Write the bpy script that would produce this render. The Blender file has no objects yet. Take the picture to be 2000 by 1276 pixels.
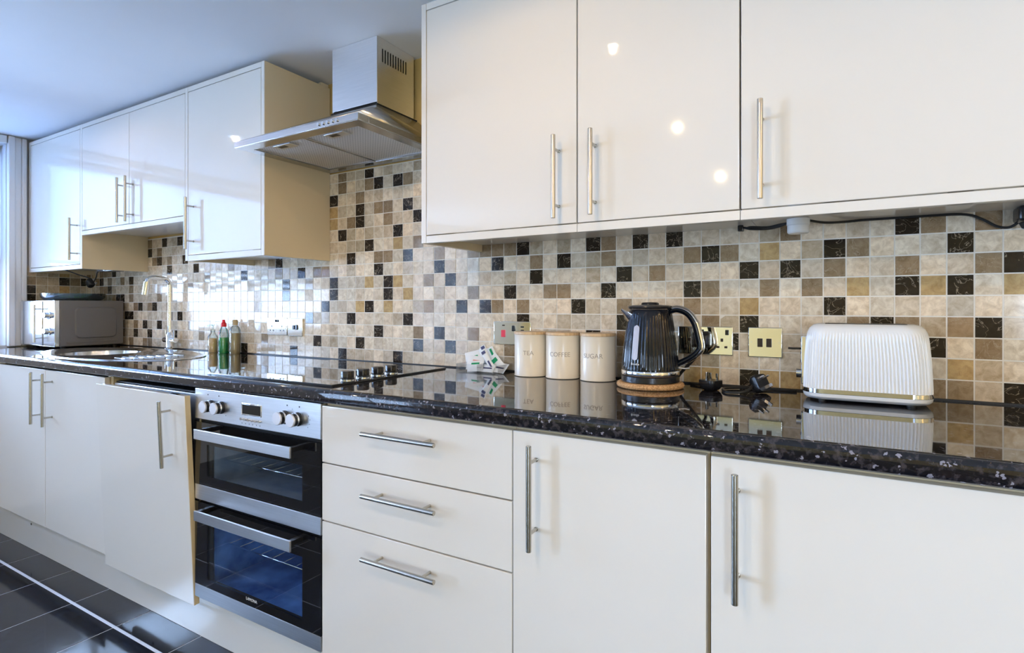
import bpy, bmesh, math, random
from mathutils import Vector, Matrix
PI = math.pi
sc = bpy.context.scene
C = sc.collection

# ------------------------------------------------------------------ camera, view, world, light
cam_data = bpy.data.cameras.new('camera')
cam = bpy.data.objects.new('camera', cam_data); C.objects.link(cam)
cam_data.sensor_width = 36.0; cam_data.lens = 36.0 * 1082.55 / 2000
cam_data.shift_y = -(638 - 600.1) / 2000
cam_data.clip_start = .02
cam.location = (0, -1.64, 1.1246); cam.rotation_euler = (PI / 2, 0, .5274)
sc.camera = cam
vs = sc.view_settings
vs.view_transform = 'Standard'; vs.look = 'None'; vs.gamma = 1.0; vs.exposure = 0.2; vs.use_curve_mapping = False
w = bpy.data.worlds.new('sky'); sc.world = w; w.use_nodes = True
bg = w.node_tree.nodes['Background']
bg.inputs['Color'].default_value = (.55, .72, 1, 1); bg.inputs['Strength'].default_value = 2.0

def area_light(name, loc, rot, sx, sy, power, color):
    l = bpy.data.lights.new(name, 'AREA'); l.shape = 'RECTANGLE'; l.size = sx; l.size_y = sy
    l.energy = power; l.color = color
    o = bpy.data.objects.new(name, l); C.objects.link(o); o.location = loc; o.rotation_euler = rot
    return o
XL, XR, YF, ZC = -3.94, 2.6, -5.4, 2.068      # room: left wall, right wall, far wall behind the camera, ceiling
DAY = (.47, .67, 1.0)
# daylight coming in at the two left windows, and fill light from an added door behind
area_light('daylight_near_window', (XL - .20, -1.25, 1.50), (0, -PI / 2, 0), 1.10, 1.5, 170, DAY)
area_light('daylight_far_window', (XL - .20, -3.72, 1.08), (0, -PI / 2, 0), 1.88, 1.36, 340, DAY)
area_light('fill_light_added_door', (2.08, YF - .20, .85), (-PI / 2, 0, PI), .9, 1.6, 105, (.64, .79, 1.0))
SPOTS = [(-.69, -.90), (-.70, -1.89), (-.70, -3.13), (-2.86, -.87), (-2.86, -1.95), (1.45, -.90), (1.45, -1.95), (1.45, -3.15)]  # first four read from door reflections, the rest added for brightness
SPOT_W = {-.90: 4.5, -.87: 2.6, -1.89: 17, -1.95: 8, -3.13: 24, -3.15: 10}
WARM = (1.0, .72, .42)

# ------------------------------------------------------------------ materials
def mat(name, color=(.8, .8, .8), rough=.5, metal=0.0, spec=.5, coat=0.0, ior=1.5):
    m = bpy.data.materials.new(name); m.use_nodes = True
    b = m.node_tree.nodes['Principled BSDF']
    b.inputs['Base Color'].default_value = (*color, 1); b.inputs['Roughness'].default_value = rough
    b.inputs['Metallic'].default_value = metal; b.inputs['IOR'].default_value = ior
    b.inputs['Specular IOR Level'].default_value = spec
    if coat: b.inputs['Coat Weight'].default_value = coat; b.inputs['Coat Roughness'].default_value = .03
    return m
def nodes(m): return m.node_tree.nodes, m.node_tree.links, m.node_tree.nodes['Principled BSDF']
def noise_mat(name, c1, c2, scale=20, rough=.5, metal=0, detail=4, lo=.35, hi=.65, stretch=(1, 1, 1), bump=0.0, rough2=None, **kw):
    m = mat(name, c1, rough, metal, **kw); N, L, b = nodes(m)
    tc = N.new('ShaderNodeTexCoord'); mp = N.new('ShaderNodeMapping'); mp.inputs['Scale'].default_value = stretch
    t = N.new('ShaderNodeTexNoise'); t.inputs['Scale'].default_value = scale; t.inputs['Detail'].default_value = detail
    r = N.new('ShaderNodeValToRGB'); r.color_ramp.elements[0].position = lo; r.color_ramp.elements[1].position = hi
    r.color_ramp.elements[0].color = (*c1, 1); r.color_ramp.elements[1].color = (*c2, 1)
    L.new(tc.outputs['Object'], mp.inputs['Vector']); L.new(mp.outputs[0], t.inputs['Vector'])
    L.new(t.outputs['Fac'], r.inputs['Fac']); L.new(r.outputs['Color'], b.inputs['Base Color'])
    if bump:
        bp = N.new('ShaderNodeBump'); bp.inputs['Strength'].default_value = bump; bp.inputs['Distance'].default_value = .002
        L.new(t.outputs['Fac'], bp.inputs['Height']); L.new(bp.outputs[0], b.inputs['Normal'])
    if rough2 is not None:
        mr = N.new('ShaderNodeMapRange'); mr.inputs['To Min'].default_value = rough; mr.inputs['To Max'].default_value = rough2
        L.new(t.outputs['Fac'], mr.inputs['Value']); L.new(mr.outputs[0], b.inputs['Roughness'])
    return m
def glass(name, tint=(1, 1, 1), gloss=.12, rough=.02, blend=.35, top=.9):
    m = bpy.data.materials.new(name); m.use_nodes = True; N, L = m.node_tree.nodes, m.node_tree.links; N.clear()
    o = N.new('ShaderNodeOutputMaterial'); t = N.new('ShaderNodeBsdfTransparent'); t.inputs['Color'].default_value = (*tint, 1)
    g = N.new('ShaderNodeBsdfGlossy'); g.inputs['Roughness'].default_value = rough
    f = N.new('ShaderNodeLayerWeight'); f.inputs['Blend'].default_value = blend
    mr = N.new('ShaderNodeMapRange'); mr.inputs['To Min'].default_value = gloss; mr.inputs['To Max'].default_value = top
    x = N.new('ShaderNodeMixShader'); L.new(f.outputs['Fresnel'], mr.inputs['Value']); L.new(mr.outputs[0], x.inputs['Fac'])
    L.new(t.outputs[0], x.inputs[1]); L.new(g.outputs[0], x.inputs[2]); L.new(x.outputs[0], o.inputs['Surface'])
    return m
def emit(name, color, s):
    m = mat(name, color, .5); b = m.node_tree.nodes['Principled BSDF']
    b.inputs['Emission Color'].default_value = (*color, 1); b.inputs['Emission Strength'].default_value = s
    return m

M = {}
M['gloss'] = mat('cream_gloss', (.80, .758, .68), .035, coat=.15)
M['gloss_white'] = mat('cream_gloss_edge', (.80, .762, .69), .16)
M['panel'] = mat('cream_panel', (.72, .59, .38), .35)  # cream, with the warm lamp light on the end panels put into the colour
M['plinth'] = mat('plinth_gloss', (.78, .76, .71), .06, coat=.5)
M['yellow_edge'] = mat('bare_chipboard_edge', (.72, .58, .34), .6)
M['steel'] = noise_mat('brushed_steel', (.64, .64, .64), (.72, .72, .73), 60, .30, 1, stretch=(.12, .12, 6), rough2=.36)
M['steel_h'] = noise_mat('brushed_steel_horizontal', (.70, .70, .71), (.76, .76, .77), 60, .30, 1, stretch=(.12, 1, 6), rough2=.36)
M['steel_dark'] = noise_mat('brushed_steel_canopy', (.42, .41, .40), (.50, .49, .48), 60, .20, 1, stretch=(.12, .12, 6), rough2=.26)  # darker steel copy; under the hood rim its colour stands for shade
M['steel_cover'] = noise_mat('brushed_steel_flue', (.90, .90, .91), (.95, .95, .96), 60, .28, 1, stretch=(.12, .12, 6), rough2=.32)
M['steel_rim'] = noise_mat('brushed_steel_rim', (.62, .62, .63), (.70, .70, .71), 60, .17, 1, stretch=(.12, 1, 6), rough2=.22)
M['nickel'] = mat('satin_nickel', (.52, .49, .43), .24, 1)
M['chrome'] = mat('chrome', (.86, .86, .87), .04, 1)
M['plate'] = mat('polished_plate', (.90, .88, .80), .06, 1)
M['knob_face'] = mat('satin_knob_face', (.74, .75, .80), .35, .3)
M['black'] = mat('black_plastic', (.012, .012, .014), .25)
M['black_matte'] = mat('black_rubber', (.012, .012, .012), .5)
M['dark'] = mat('dark_void', (.01, .01, .01), .8)
M['black_glass'] = mat('black_glass', (.004, .004, .005), .02, coat=.6)
M['white'] = mat('white_plastic', (.82, .82, .80), .22)
M['white_paint'] = mat('white_paint', (.82, .83, .84), .35)
M['ceiling'] = noise_mat('ceiling_paint', (.85, .87, .90), (.87, .89, .92), 3, .7)
M['ochre'] = noise_mat('ochre_wall_paint', (.62, .40, .12), (.70, .47, .16), 4, .6)
M['room'] = noise_mat('pale_yellow_wall_paint', (.80, .62, .27), (.83, .66, .31), 3, .6)
M['window_wall'] = noise_mat('white_wall_paint', (.74, .76, .80), (.78, .80, .84), 3, .5)
M['lampglow'] = emit('lamp_lens', (1, .82, .58), 30)
M['cork'] = noise_mat('cork', (.50, .26, .10), (.78, .47, .22), 260, .75, detail=2, lo=.4, hi=.6, bump=.3)
M['wood'] = noise_mat('bamboo_lid', (.62, .40, .20), (.74, .52, .29), 30, .4, stretch=(1, 8, 1))
M['canister'] = mat('canister_cream_enamel', (.86, .765, .61), .24)
M['letter'] = mat('taupe_print', (.38, .31, .24), .5)
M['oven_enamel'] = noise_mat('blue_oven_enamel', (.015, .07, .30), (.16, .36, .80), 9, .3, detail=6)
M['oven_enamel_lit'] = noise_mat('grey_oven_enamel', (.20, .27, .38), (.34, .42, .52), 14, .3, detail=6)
M['oven_glass'] = glass('oven_window_glass', (.92, .96, 1.0), .04, blend=.12, top=.6)
M['clear'] = glass('clear_acrylic', (.97, .98, .99), .04, blend=.2, top=.5)
M['bottle_clear'] = glass('clear_bottle', (.88, .93, .93), .06)
M['pane'] = glass('window_pane', (.97, .98, 1.0), .04)
M['dish_glass'] = glass('patterned_glass', (.66, .86, .90), .28, .12)
M['micro_front'] = mat('mirror_silver_front', (.72, .74, .78), .12, .85)
M['micro_side'] = mat('grey_painted_steel', (.15, .14, .135), .34, .1)
M['sink'] = noise_mat('stainless_sink', (.62, .62, .62), (.74, .74, .74), 60, .10, 1, rough2=.2)
M['green'] = mat('green_soap', (.01, .42, .10), .15); M['red'] = mat('red_plastic', (.75, .01, .02), .25)
M['amber'] = mat('amber_soap', (.90, .62, .30), .2); M['brown'] = mat('brown_soap', (.52, .40, .22), .3)
M['navy'] = mat('navy_glossy_kettle', (.003, .005, .010), .04, spec=.3, coat=.1)
M['kettle_window'] = mat('frosted_water_window', (.50, .50, .56), .25)
M['paper'] = mat('sachet_paper', (.86, .88, .88), .35); M['green_print'] = mat('green_print', (.0, .33, .12), .5)
M['pink_print'] = mat('pink_print', (.80, .36, .36), .5); M['navy_print'] = mat('navy_print', (.05, .06, .16), .5)
M['switch_red'] = mat('red_switch', (.80, .02, .05), .3)
M['brown_insert'] = mat('dark_brown_insert', (.03, .015, .01), .3)
M['leaf'] = mat('leaf_green', (.20, .42, .12), .5)
M['display'] = mat('smoked_display', (.006, .006, .007), .04)

m = bpy.data.materials.new('blind_fabric'); m.use_nodes = True; N, L = m.node_tree.nodes, m.node_tree.links; N.clear()
o_ = N.new('ShaderNodeOutputMaterial'); d_ = N.new('ShaderNodeBsdfDiffuse'); d_.inputs['Color'].default_value = (.8, .83, .88, 1); t_ = N.new('ShaderNodeBsdfTranslucent'); t_.inputs['Color'].default_value = (.75, .82, .92, 1)
x_ = N.new('ShaderNodeMixShader'); x_.inputs['Fac'].default_value = .6; L.new(d_.outputs[0], x_.inputs[1]); L.new(t_.outputs[0], x_.inputs[2]); L.new(x_.outputs[0], o_.inputs['Surface']); M['blind'] = m
# perforated mesh filter
m = mat('aluminium_mesh_filter', (.7, .68, .68), .5, .15); N, L, b = nodes(m)
tc = N.new('ShaderNodeTexCoord'); mp = N.new('ShaderNodeMapping'); mp.inputs['Rotation'].default_value = (0, 0, PI / 4)
v = N.new('ShaderNodeTexVoronoi'); v.inputs['Scale'].default_value = 120; v.inputs['Randomness'].default_value = 0
r = N.new('ShaderNodeValToRGB'); r.color_ramp.elements[0].position = .28; r.color_ramp.elements[1].position = .40
r.color_ramp.elements[0].color = (.12, .11, .11, 1); r.color_ramp.elements[1].color = (.74, .72, .70, 1)
L.new(tc.outputs['Object'], mp.inputs['Vector']); L.new(mp.outputs[0], v.inputs['Vector']); L.new(v.outputs['Distance'], r.inputs['Fac']); L.new(r.outputs['Color'], b.inputs['Base Color'])
M['filter'] = m

# speckled black worktop
m = mat('black_granite_laminate', (.01, .01, .012), .035, coat=.4, ior=1.5); N, L, b = nodes(m)
tc = N.new('ShaderNodeTexCoord')
n1 = N.new('ShaderNodeTexNoise'); n1.inputs['Scale'].default_value = 95; n1.inputs['Detail'].default_value = 5; n1.inputs['Roughness'].default_value = .62
r1 = N.new('ShaderNodeValToRGB'); e = r1.color_ramp.elements
e[0].position = .48; e[0].color = (.005, .005, .008, 1); e[1].position = .66; e[1].color = (.05, .042, .046, 1)
v = N.new('ShaderNodeTexVoronoi'); v.inputs['Scale'].default_value = 130
n2 = N.new('ShaderNodeTexNoise'); n2.inputs['Scale'].default_value = 140; n2.inputs['Detail'].default_value = 2
wv = N.new('ShaderNodeVectorMath'); wv.operation = 'SCALE'; wv.inputs['Scale'].default_value = .016
av = N.new('ShaderNodeVectorMath'); av.operation = 'ADD'
L.new(tc.outputs['Object'], n2.inputs['Vector']); L.new(n2.outputs['Color'], wv.inputs[0]); L.new(tc.outputs['Object'], av.inputs[0]); L.new(wv.outputs[0], av.inputs[1])
L.new(av.outputs[0], v.inputs['Vector'])
sep = N.new('ShaderNodeSeparateColor'); L.new(v.outputs['Color'], sep.inputs[0])
g1 = N.new('ShaderNodeMath'); g1.operation = 'GREATER_THAN'; g1.inputs[1].default_value = .86; L.new(sep.outputs[0], g1.inputs[0])
g2 = N.new('ShaderNodeMath'); g2.operation = 'LESS_THAN'; g2.inputs[1].default_value = .40; L.new(v.outputs['Distance'], g2.inputs[0])
mu = N.new('ShaderNodeMath'); mu.operation = 'MULTIPLY'; L.new(g1.outputs[0], mu.inputs[0]); L.new(g2.outputs[0], mu.inputs[1])
mx = N.new('ShaderNodeMix'); mx.data_type = 'RGBA'; mx.inputs['B'].default_value = (.24, .23, .27, 1)
L.new(tc.outputs['Object'], n1.inputs['Vector']); L.new(n1.outputs['Fac'], r1.inputs['Fac']); L.new(mu.outputs[0], mx.inputs['Factor']); L.new(r1.outputs['Color'], mx.inputs['A']); L.new(mx.outputs['Result'], b.inputs['Base Color'])
M['worktop'] = m

# marble mosaic tile: per-tile colour attribute, cloudy noise and veins
def tile_mat(name, attr, bright=1.0):
    m = mat(name, (.6, .55, .45), .07, spec=.36, ior=1.45); N, L, b = nodes(m)
    tc = N.new('ShaderNodeTexCoord'); a = N.new('ShaderNodeAttribute'); a.attribute_name = attr
    n1 = N.new('ShaderNodeTexNoise'); n1.inputs['Scale'].default_value = 46; n1.inputs['Detail'].default_value = 7; n1.inputs['Roughness'].default_value = .65; n1.inputs['Distortion'].default_value = .6
    r1 = N.new('ShaderNodeValToRGB'); e = r1.color_ramp.elements
    e[0].position = .32; e[0].color = (.72, .65, .56, 1); e[1].position = .62; e[1].color = (1.1, 1.1, 1.1, 1)
    mx = N.new('ShaderNodeMix'); mx.data_type = 'RGBA'; mx.blend_type = 'MULTIPLY'; mx.inputs['Factor'].default_value = 1
    mu = N.new('ShaderNodeTexNoise'); mu.inputs['Scale'].default_value = 24; mu.inputs['Detail'].default_value = 6; mu.inputs['Distortion'].default_value = 1.6
    ab = N.new('ShaderNodeMath'); ab.operation = 'SUBTRACT'; ab.inputs[1].default_value = .5
    ab2 = N.new('ShaderNodeMath'); ab2.operation = 'ABSOLUTE'
    lt = N.new('ShaderNodeMapRange'); lt.inputs['From Min'].default_value = 0; lt.inputs['From Max'].default_value = .012; lt.inputs['To Min'].default_value = .75; lt.inputs['To Max'].default_value = 0
    v2 = N.new('ShaderNodeMath'); v2.operation = 'MULTIPLY'
    mx2 = N.new('ShaderNodeMix'); mx2.data_type = 'RGBA'; mx2.inputs['B'].default_value = (.46, .38, .28, 1)
    L.new(tc.outputs['Object'], n1.inputs['Vector']); L.new(n1.outputs['Fac'], r1.inputs['Fac'])
    L.new(a.outputs['Color'], mx.inputs['A']); L.new(r1.outputs['Color'], mx.inputs['B'])
    L.new(tc.outputs['Object'], mu.inputs['Vector']); L.new(mu.outputs['Fac'], ab.inputs[0]); L.new(ab.outputs[0], ab2.inputs[0]); L.new(ab2.outputs[0], lt.inputs['Value'])
    L.new(lt.outputs[0], v2.inputs[0]); L.new(a.outputs['Alpha'], v2.inputs[1])
    L.new(mx.outputs['Result'], mx2.inputs['A']); L.new(v2.outputs[0], mx2.inputs['Factor']); L.new(mx2.outputs['Result'], b.inputs['Base Color'])
    return m
M['tile'] = tile_mat('marble_mosaic', 'tone')
M['grout'] = mat('pale_grout', (.82, .78, .70), .8)
M['floor_tile'] = noise_mat('black_slate_floor', (.006, .008, .014), (.024, .028, .038), 40, .045, spec=.42, detail=8, lo=.35, hi=.75, rough2=.14)
M['floor_grout'] = mat('white_floor_grout', (.74, .76, .80), .5)

# ------------------------------------------------------------------ geometry helpers
def origin(o):
    v = Vector((0, 0, 0))
    while o is not None:
        v = v + o.location; o = o.parent
    return v
def obj(name, bm, m, parent=None, local=False, smooth=True, loc=None):
    """bm in world coordinates (local=False) or in the coordinates of the thing (local=True)."""
    me = bpy.data.meshes.new(name)
    bmesh.ops.recalc_face_normals(bm, faces=bm.faces)
    bm.to_mesh(me); bm.free()
    o = bpy.data.objects.new(name, me); C.objects.link(o)
    if isinstance(m, (list, tuple)):
        for q in m: me.materials.append(q)
    else: me.materials.append(m)
    if parent is not None:
        o.parent = parent
        if not local: me.transform(Matrix.Translation(-origin(parent)))
    elif loc is not None:
        me.transform(Matrix.Translation(-Vector(loc))); o.location = loc
    if smooth:
        fl_s = [p.use_smooth for p in me.polygons]
        me.set_sharp_from_angle(angle=math.radians(38))
        me.polygons.foreach_set('use_smooth', fl_s)
    return o
def thing(name, label, cat, loc=(0, 0, 0), rotz=0, group=None):
    o = bpy.data.objects.new(name, None); C.objects.link(o); o.location = loc; o.rotation_euler = (0, 0, rotz)
    o.empty_display_size = .05; o['label'] = label; o['category'] = cat
    if group: o['group'] = group
    return o
def tag(o, label, cat, group=None):
    o['label'] = label; o['category'] = cat
    if group: o['group'] = group
    return o
def struct(name, bm, m, parent=None, smooth=True):
    o = obj(name, bm, m, parent, smooth=smooth)
    if parent is None: o['kind'] = 'structure'
    return o
def dup(root, loc, rotz=None, label=None, group=None):
    r = root.copy(); C.objects.link(r); r.location = loc
    if rotz is not None: r.rotation_euler = (0, 0, rotz)
    if label: r['label'] = label
    if group: r['group'] = group
    for ch in list(root.children):
        c = ch.copy(); C.objects.link(c); c.parent = r
        for g in list(ch.children):
            d = g.copy(); C.objects.link(d); d.parent = c
    return r
def B(): return bmesh.new()
def box(bm, x0, x1, y0, y1, z0, z1, bev=0.0, seg=2, mi=0):
    t = bmesh.new()
    bmesh.ops.create_cube(t, size=1)
    for v in t.verts:
        v.co = Vector(((x0 + x1) / 2 + v.co.x * abs(x1 - x0), (y0 + y1) / 2 + v.co.y * abs(y1 - y0), (z0 + z1) / 2 + v.co.z * abs(z1 - z0)))
    if bev: bmesh.ops.bevel(t, geom=list(t.edges), offset=bev, segments=seg, affect='EDGES', profile=.5)
    t.normal_update()
    for f in t.faces: f.smooth = max(abs(f.normal.x), abs(f.normal.y), abs(f.normal.z)) < .9995
    join(bm, t, mi); return bm
def join(bm, t, mi=0, mtx=None):
    mp = {}
    for v in t.verts: mp[v] = bm.verts.new(mtx @ v.co if mtx else v.co)
    for f in t.faces:
        try:
            nf = bm.faces.new([mp[v] for v in f.verts]); nf.material_index = mi; nf.smooth = f.smooth
        except ValueError: pass
    t.free()
def lathe(bm, prof, cx=0, cy=0, n=32, mi=0, fl=None, caps=True):
    """prof = [(r, z)]; fl(theta, r, z) -> radius"""
    rings = []
    for (r, z) in prof:
        ring = []
        for i in range(n):
            a = 2 * PI * i / n; rr = fl(a, r, z) if fl else r
            ring.append(bm.verts.new((cx + rr * math.cos(a), cy + rr * math.sin(a), z)))
        rings.append(ring)
    for a, b_ in zip(rings, rings[1:]):
        for i in range(n):
            f = bm.faces.new((a[i], a[(i + 1) % n], b_[(i + 1) % n], b_[i])); f.material_index = mi; f.smooth = True
    if caps:
        for ring in (rings[0], rings[-1]):
            try: f = bm.faces.new(ring); f.material_index = mi
            except ValueError: pass
    return bm
def loft(bm, loops, mi=0, cap=(True, True)):
    rs = [[bm.verts.new(p) for p in lp] for lp in loops]
    n = len(rs[0])
    for a, b_ in zip(rs, rs[1:]):
        for i in range(n):
            f = bm.faces.new((a[i], a[(i + 1) % n], b_[(i + 1) % n], b_[i])); f.material_index = mi; f.smooth = True
    if cap[0]: f = bm.faces.new(rs[0]); f.material_index = mi
    if cap[1]: f = bm.faces.new(rs[-1]); f.material_index = mi
    return bm
def catmull(pts, k=8):
    P = [Vector(p) for p in pts]; P = [P[0] * 2 - P[1]] + P + [P[-1] * 2 - P[-2]]; out = []
    for i in range(1, len(P) - 2):
        for j in range(k):
            t = j / k; a, b_, c, d = P[i - 1], P[i], P[i + 1], P[i + 2]
            out.append(.5 * ((2 * b_) + (c - a) * t + (2 * a - 5 * b_ + 4 * c - d) * t * t + (3 * b_ - a - 3 * c + d) * t ** 3))
    out.append(P[-2]); return out
def tube(bm, pts, r, n=10, smooth=0, mi=0, flat=1.0, up=None):
    P = catmull(pts, smooth) if smooth else [Vector(p) for p in pts]
    loops = []; prev = None
    for i, p in enumerate(P):
        d = (P[min(i + 1, len(P) - 1)] - P[max(i - 1, 0)]).normalized()
        if prev is None:
            u = Vector(up) if up else (Vector((0, 0, 1)) if abs(d.z) < .9 else Vector((1, 0, 0)))
        else: u = prev
        u = (u - d * u.dot(d)).normalized(); prev = u; s = d.cross(u)
        rr = r(i / (len(P) - 1)) if callable(r) else r
        loops.append([p + u * (rr * flat * math.cos(2 * PI * k / n)) + s * (rr * math.sin(2 * PI * k / n)) for k in range(n)])
    return loft(bm, loops, mi)
def rrect(x0, x1, y0, y1, r, k=6):
    out = []
    for (cx, cy, a0) in ((x1 - r, y1 - r, 0), (x0 + r, y1 - r, PI / 2), (x0 + r, y0 + r, PI), (x1 - r, y0 + r, 1.5 * PI)):
        for i in range(k + 1):
            a = a0 + PI / 2 * i / k; out.append((cx + r * math.cos(a), cy + r * math.sin(a)))
    return out
def cyl(bm, p0, p1, r, n=16, mi=0): return tube(bm, [p0, p1], r, n, mi=mi)
def text_bm(body, size, extrude=.0003):
    cu = bpy.data.curves.new('lettering', 'FONT'); cu.body = body; cu.size = size; cu.extrude = extrude; cu.align_x = 'CENTER'; cu.align_y = 'CENTER'
    cu.resolution_u = 3
    t = bpy.data.objects.new('lettering', cu); me = bpy.data.meshes.new_from_object(t)
    bm = bmesh.new(); bm.from_mesh(me); bpy.data.objects.remove(t); bpy.data.curves.remove(cu); bpy.data.meshes.remove(me)
    return bm

# ------------------------------------------------------------------ room shell
bm = B(); box(bm, XL - .25, XR + .2, 0, .2, -.1, ZC + .1); wall_back = struct('wall_back', bm, M['ochre'])
# left wall with two window openings
DX0, DX1 = 1.62, 2.54
def wall_x(x0, x1, opens, m, name):
    bm = B(); ys = sorted({YF, .0} | {o[0] for o in opens} | {o[1] for o in opens})
    for a, b_ in zip(ys, ys[1:]):
        op = [o for o in opens if o[0] <= a + 1e-6 and o[1] >= b_ - 1e-6]
        if op:
            box(bm, x0, x1, a, b_, -.1, op[0][2]); box(bm, x0, x1, a, b_, op[0][3], ZC + .1)
        else: box(bm, x0, x1, a, b_, -.1, ZC + .1)
    return struct(name, bm, m)
W1 = (-2.05, -.408, .915, 2.02); W2 = (-4.42, -3.02, .12, 2.02)
wall_x(XL - .16, XL, [W1, W2], M['window_wall'], 'wall_left')
bm = B(); box(bm, XR, XR + .15, YF, 0, -.1, ZC + .1); struct('wall_right', bm, M['room'])
bm = B(); box(bm, XL - .16, DX0, YF - .15, YF, -.1, ZC + .1); box(bm, DX1, XR + .15, YF - .15, YF, -.1, ZC + .1); box(bm, DX0, DX1, YF - .15, YF, 2.02, ZC + .1)
struct('wall_front', bm, M['room'])
bm = B(); box(bm, XL - .16, XR + .15, YF - .15, .2, ZC, ZC + .12); struct('ceiling', bm, M['ceiling'])
# floor: grout bed and black tiles, the row along the plinth cut narrow
bm = B(); box(bm, XL - .16, XR + .15, YF - .15, .2, -.1, 0); floor = struct('floor', bm, M['floor_grout'])
bm = B(); gx = -3.128; px = .3145
ys = [-.02, -.34, -.655]; y = -.667
rows_y = [(-.34, -.04), (-.655, -.345)]
while y > YF: rows_y.append((max(YF, y - .3095), y)); y -= .3145
for (a, b_) in rows_y:
    x = gx - px * 3
    while x < XR:
        x0, x1 = max(XL, x + .0026), min(XR, x + px - .0026)
        if x1 > x0 + .01: box(bm, x0, x1, a, b_, -.002, .0012)
        x += px
obj('floor_tiles', bm, M['floor_tile'], floor, smooth=False)
# skirting behind the camera and on the right
bm = B(); box(bm, XR - .015, XR, YF, -.62, .001, .12, .003); struct('baseboard_right', bm, M['white_paint'])

def window(n, W, bars_y, bars_z, xf=XL - .12):
    y0, y1, z0, z1 = W
    bm = B(); t = .055
    box(bm, xf - .03, xf + .03, y0, y0 + t, z0, z1, .004); box(bm, xf - .03, xf + .03, y1 - t, y1, z0, z1, .004)
    box(bm, xf - .03, xf + .03, y0 + t, y1 - t, z0, z0 + t, .004); box(bm, xf - .03, xf + .03, y0 + t, y1 - t, z1 - t, z1, .004)
    for by in bars_y: box(bm, xf - .022, xf + .022, by - .022, by + .022, z0 + t, z1 - t, .003)
    for bz in bars_z: box(bm, xf - .022, xf + .022, y0 + t, y1 - t, bz - .018, bz + .018, .003)
    o = struct('window_%d' % n, bm, M['white_paint'])
    bm = B(); box(bm, xf - .004, xf + .002, y0 + t, y1 - t, z0 + t, z1 - t); obj('window_pane', bm, M['pane'], o)
    return o
window(1, W1, [-1.25], [1.30, 1.36]); window(2, W2, [-3.72], [1.15])
t = thing('roller_blind', 'pale roller blind half drawn over the near left window', 'blind', (XL - .07, -1.25, 2.0))
bm = B(); box(bm, XL - .071, XL - .069, -2.00, -.425, 1.40, 1.985); obj('fabric', bm, M['blind'], t)
bm = B(); cyl(bm, (XL - .07, -1.99, 1.995), (XL - .07, -.425, 1.995), .02, 16); obj('roller', bm, M['white_paint'], t)
bm = B(); box(bm, XL - .076, XL - .064, -2.00, -.425, 1.385, 1.405, .003); obj('hem_bar', bm, M['white_paint'], t)
# moulded casing of the near window (reaches the cabinet run)
bm = B()
box(bm, XL, XL + .034, -.405, -.375, .908, 2.066, .006); box(bm, XL, XL + .022, -.375, -.345, .908, 2.066, .005); box(bm, XL, XL + .030, -.345, -.322, .908, 2.066, .006)
struct('trim_1', bm, M['white_paint'])
bm = B(); box(bm, XL, XL + .03, -2.11, -2.04, .86, 2.066, .006); box(bm, XL, XL + .028, -2.05, -.408, 2.02, 2.066, .006); struct('trim_2', bm, M['white_paint'])
# glazed door added behind the camera as fill for the cupboard fronts
bm = B(); y = YF - .08
for (a, b_) in ((DX0, DX0 + .07), (DX1 - .07, DX1)): box(bm, a, b_, y - .03, y + .03, 0, 2.02, .004)
for (a, b_) in ((0, .12), (1.94, 2.02)): box(bm, DX0 + .07, DX1 - .07, y - .03, y + .03, a, b_, .004)
d1 = struct('added_door_1', bm, M['white_paint'])
bm = B(); box(bm, DX0 + .07, DX1 - .07, y - .004, y, .12, 1.94); obj('added_door_pane', bm, M['pane'], d1)

# ------------------------------------------------------------------ mosaic tiles
random.seed(4)
X0, PX, PZ, Z0 = -2.5534, .05055, .0492, .9055
def gxn(n): return X0 + (PX if n >= 0 else PZ) * n
TM = {}
def put(k, *nm):
    for n, m_ in nm: TM[(n, m_)] = k
put('D', (53,8),(55,7),(57,6),(53,5),(55,5),(52,3),(56,3),(54,2),(57,0),(44,7),(50,7),(46,6),(48,6),(50,4),(46,3),(45,2),(46,0),
    (37,8),(40,8),(42,8),(39,6),(38,5),(43,5),(39,3),(37,2),(32,8),(30,7),(35,7),(33,6),(31,5),(27,4),(29,4),(36,4),(32,3),
    (18,15),(14,13),(17,12),(17,11),(15,10),(16,8),(18,9),(16,3),(18,4),(17,1),(15,0),(19,14),(19,7),(19,2),(20,6),(20,5),(21,14),(21,10),(21,0),(22,12),(22,8),(22,3),(23,11),(23,1),
    (25,7),(25,2),(26,6),(26,1),(14,6),(14,5),(13,4),(12,1),(11,3),(10,7),(9,0),(8,6),(8,5),(7,8),(2,7),(2,0))
put('M', (54,8),(56,8),(53,6),(56,6),(53,3),(55,3),(56,2),(54,0),(55,0),(48,8),(45,7),(51,7),(50,6),(44,5),(47,5),(49,5),(51,3),(44,3),(49,2),(38,8),(38,7),(43,7),(41,6),(44,5),(39,4),(43,4),(39,2),(43,1),
    (29,8),(30,8),(31,8),(33,7),(28,5),(34,5),(35,5),(30,4),(32,4),(28,2),(31,1),(28,8),(25,8),(15,15),(15,14),(18,14),(17,13),(16,11),(19,12),(20,12),(19,8),(20,8),(20,11),(22,14),(23,9),(23,2),(24,6),
    (11,6),(12,7),(13,7),(0,8),(5,1),(6,8),(7,7),(24,4))
put('G', (54,5),(57,5),(55,1),(47,7),(51,5),(46,4),(44,0),(47,0),(48,0),(43,0),(14,12),(14,11),(18,6),(21,6),(21,9),(20,4),(22,5),(17,4))
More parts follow.
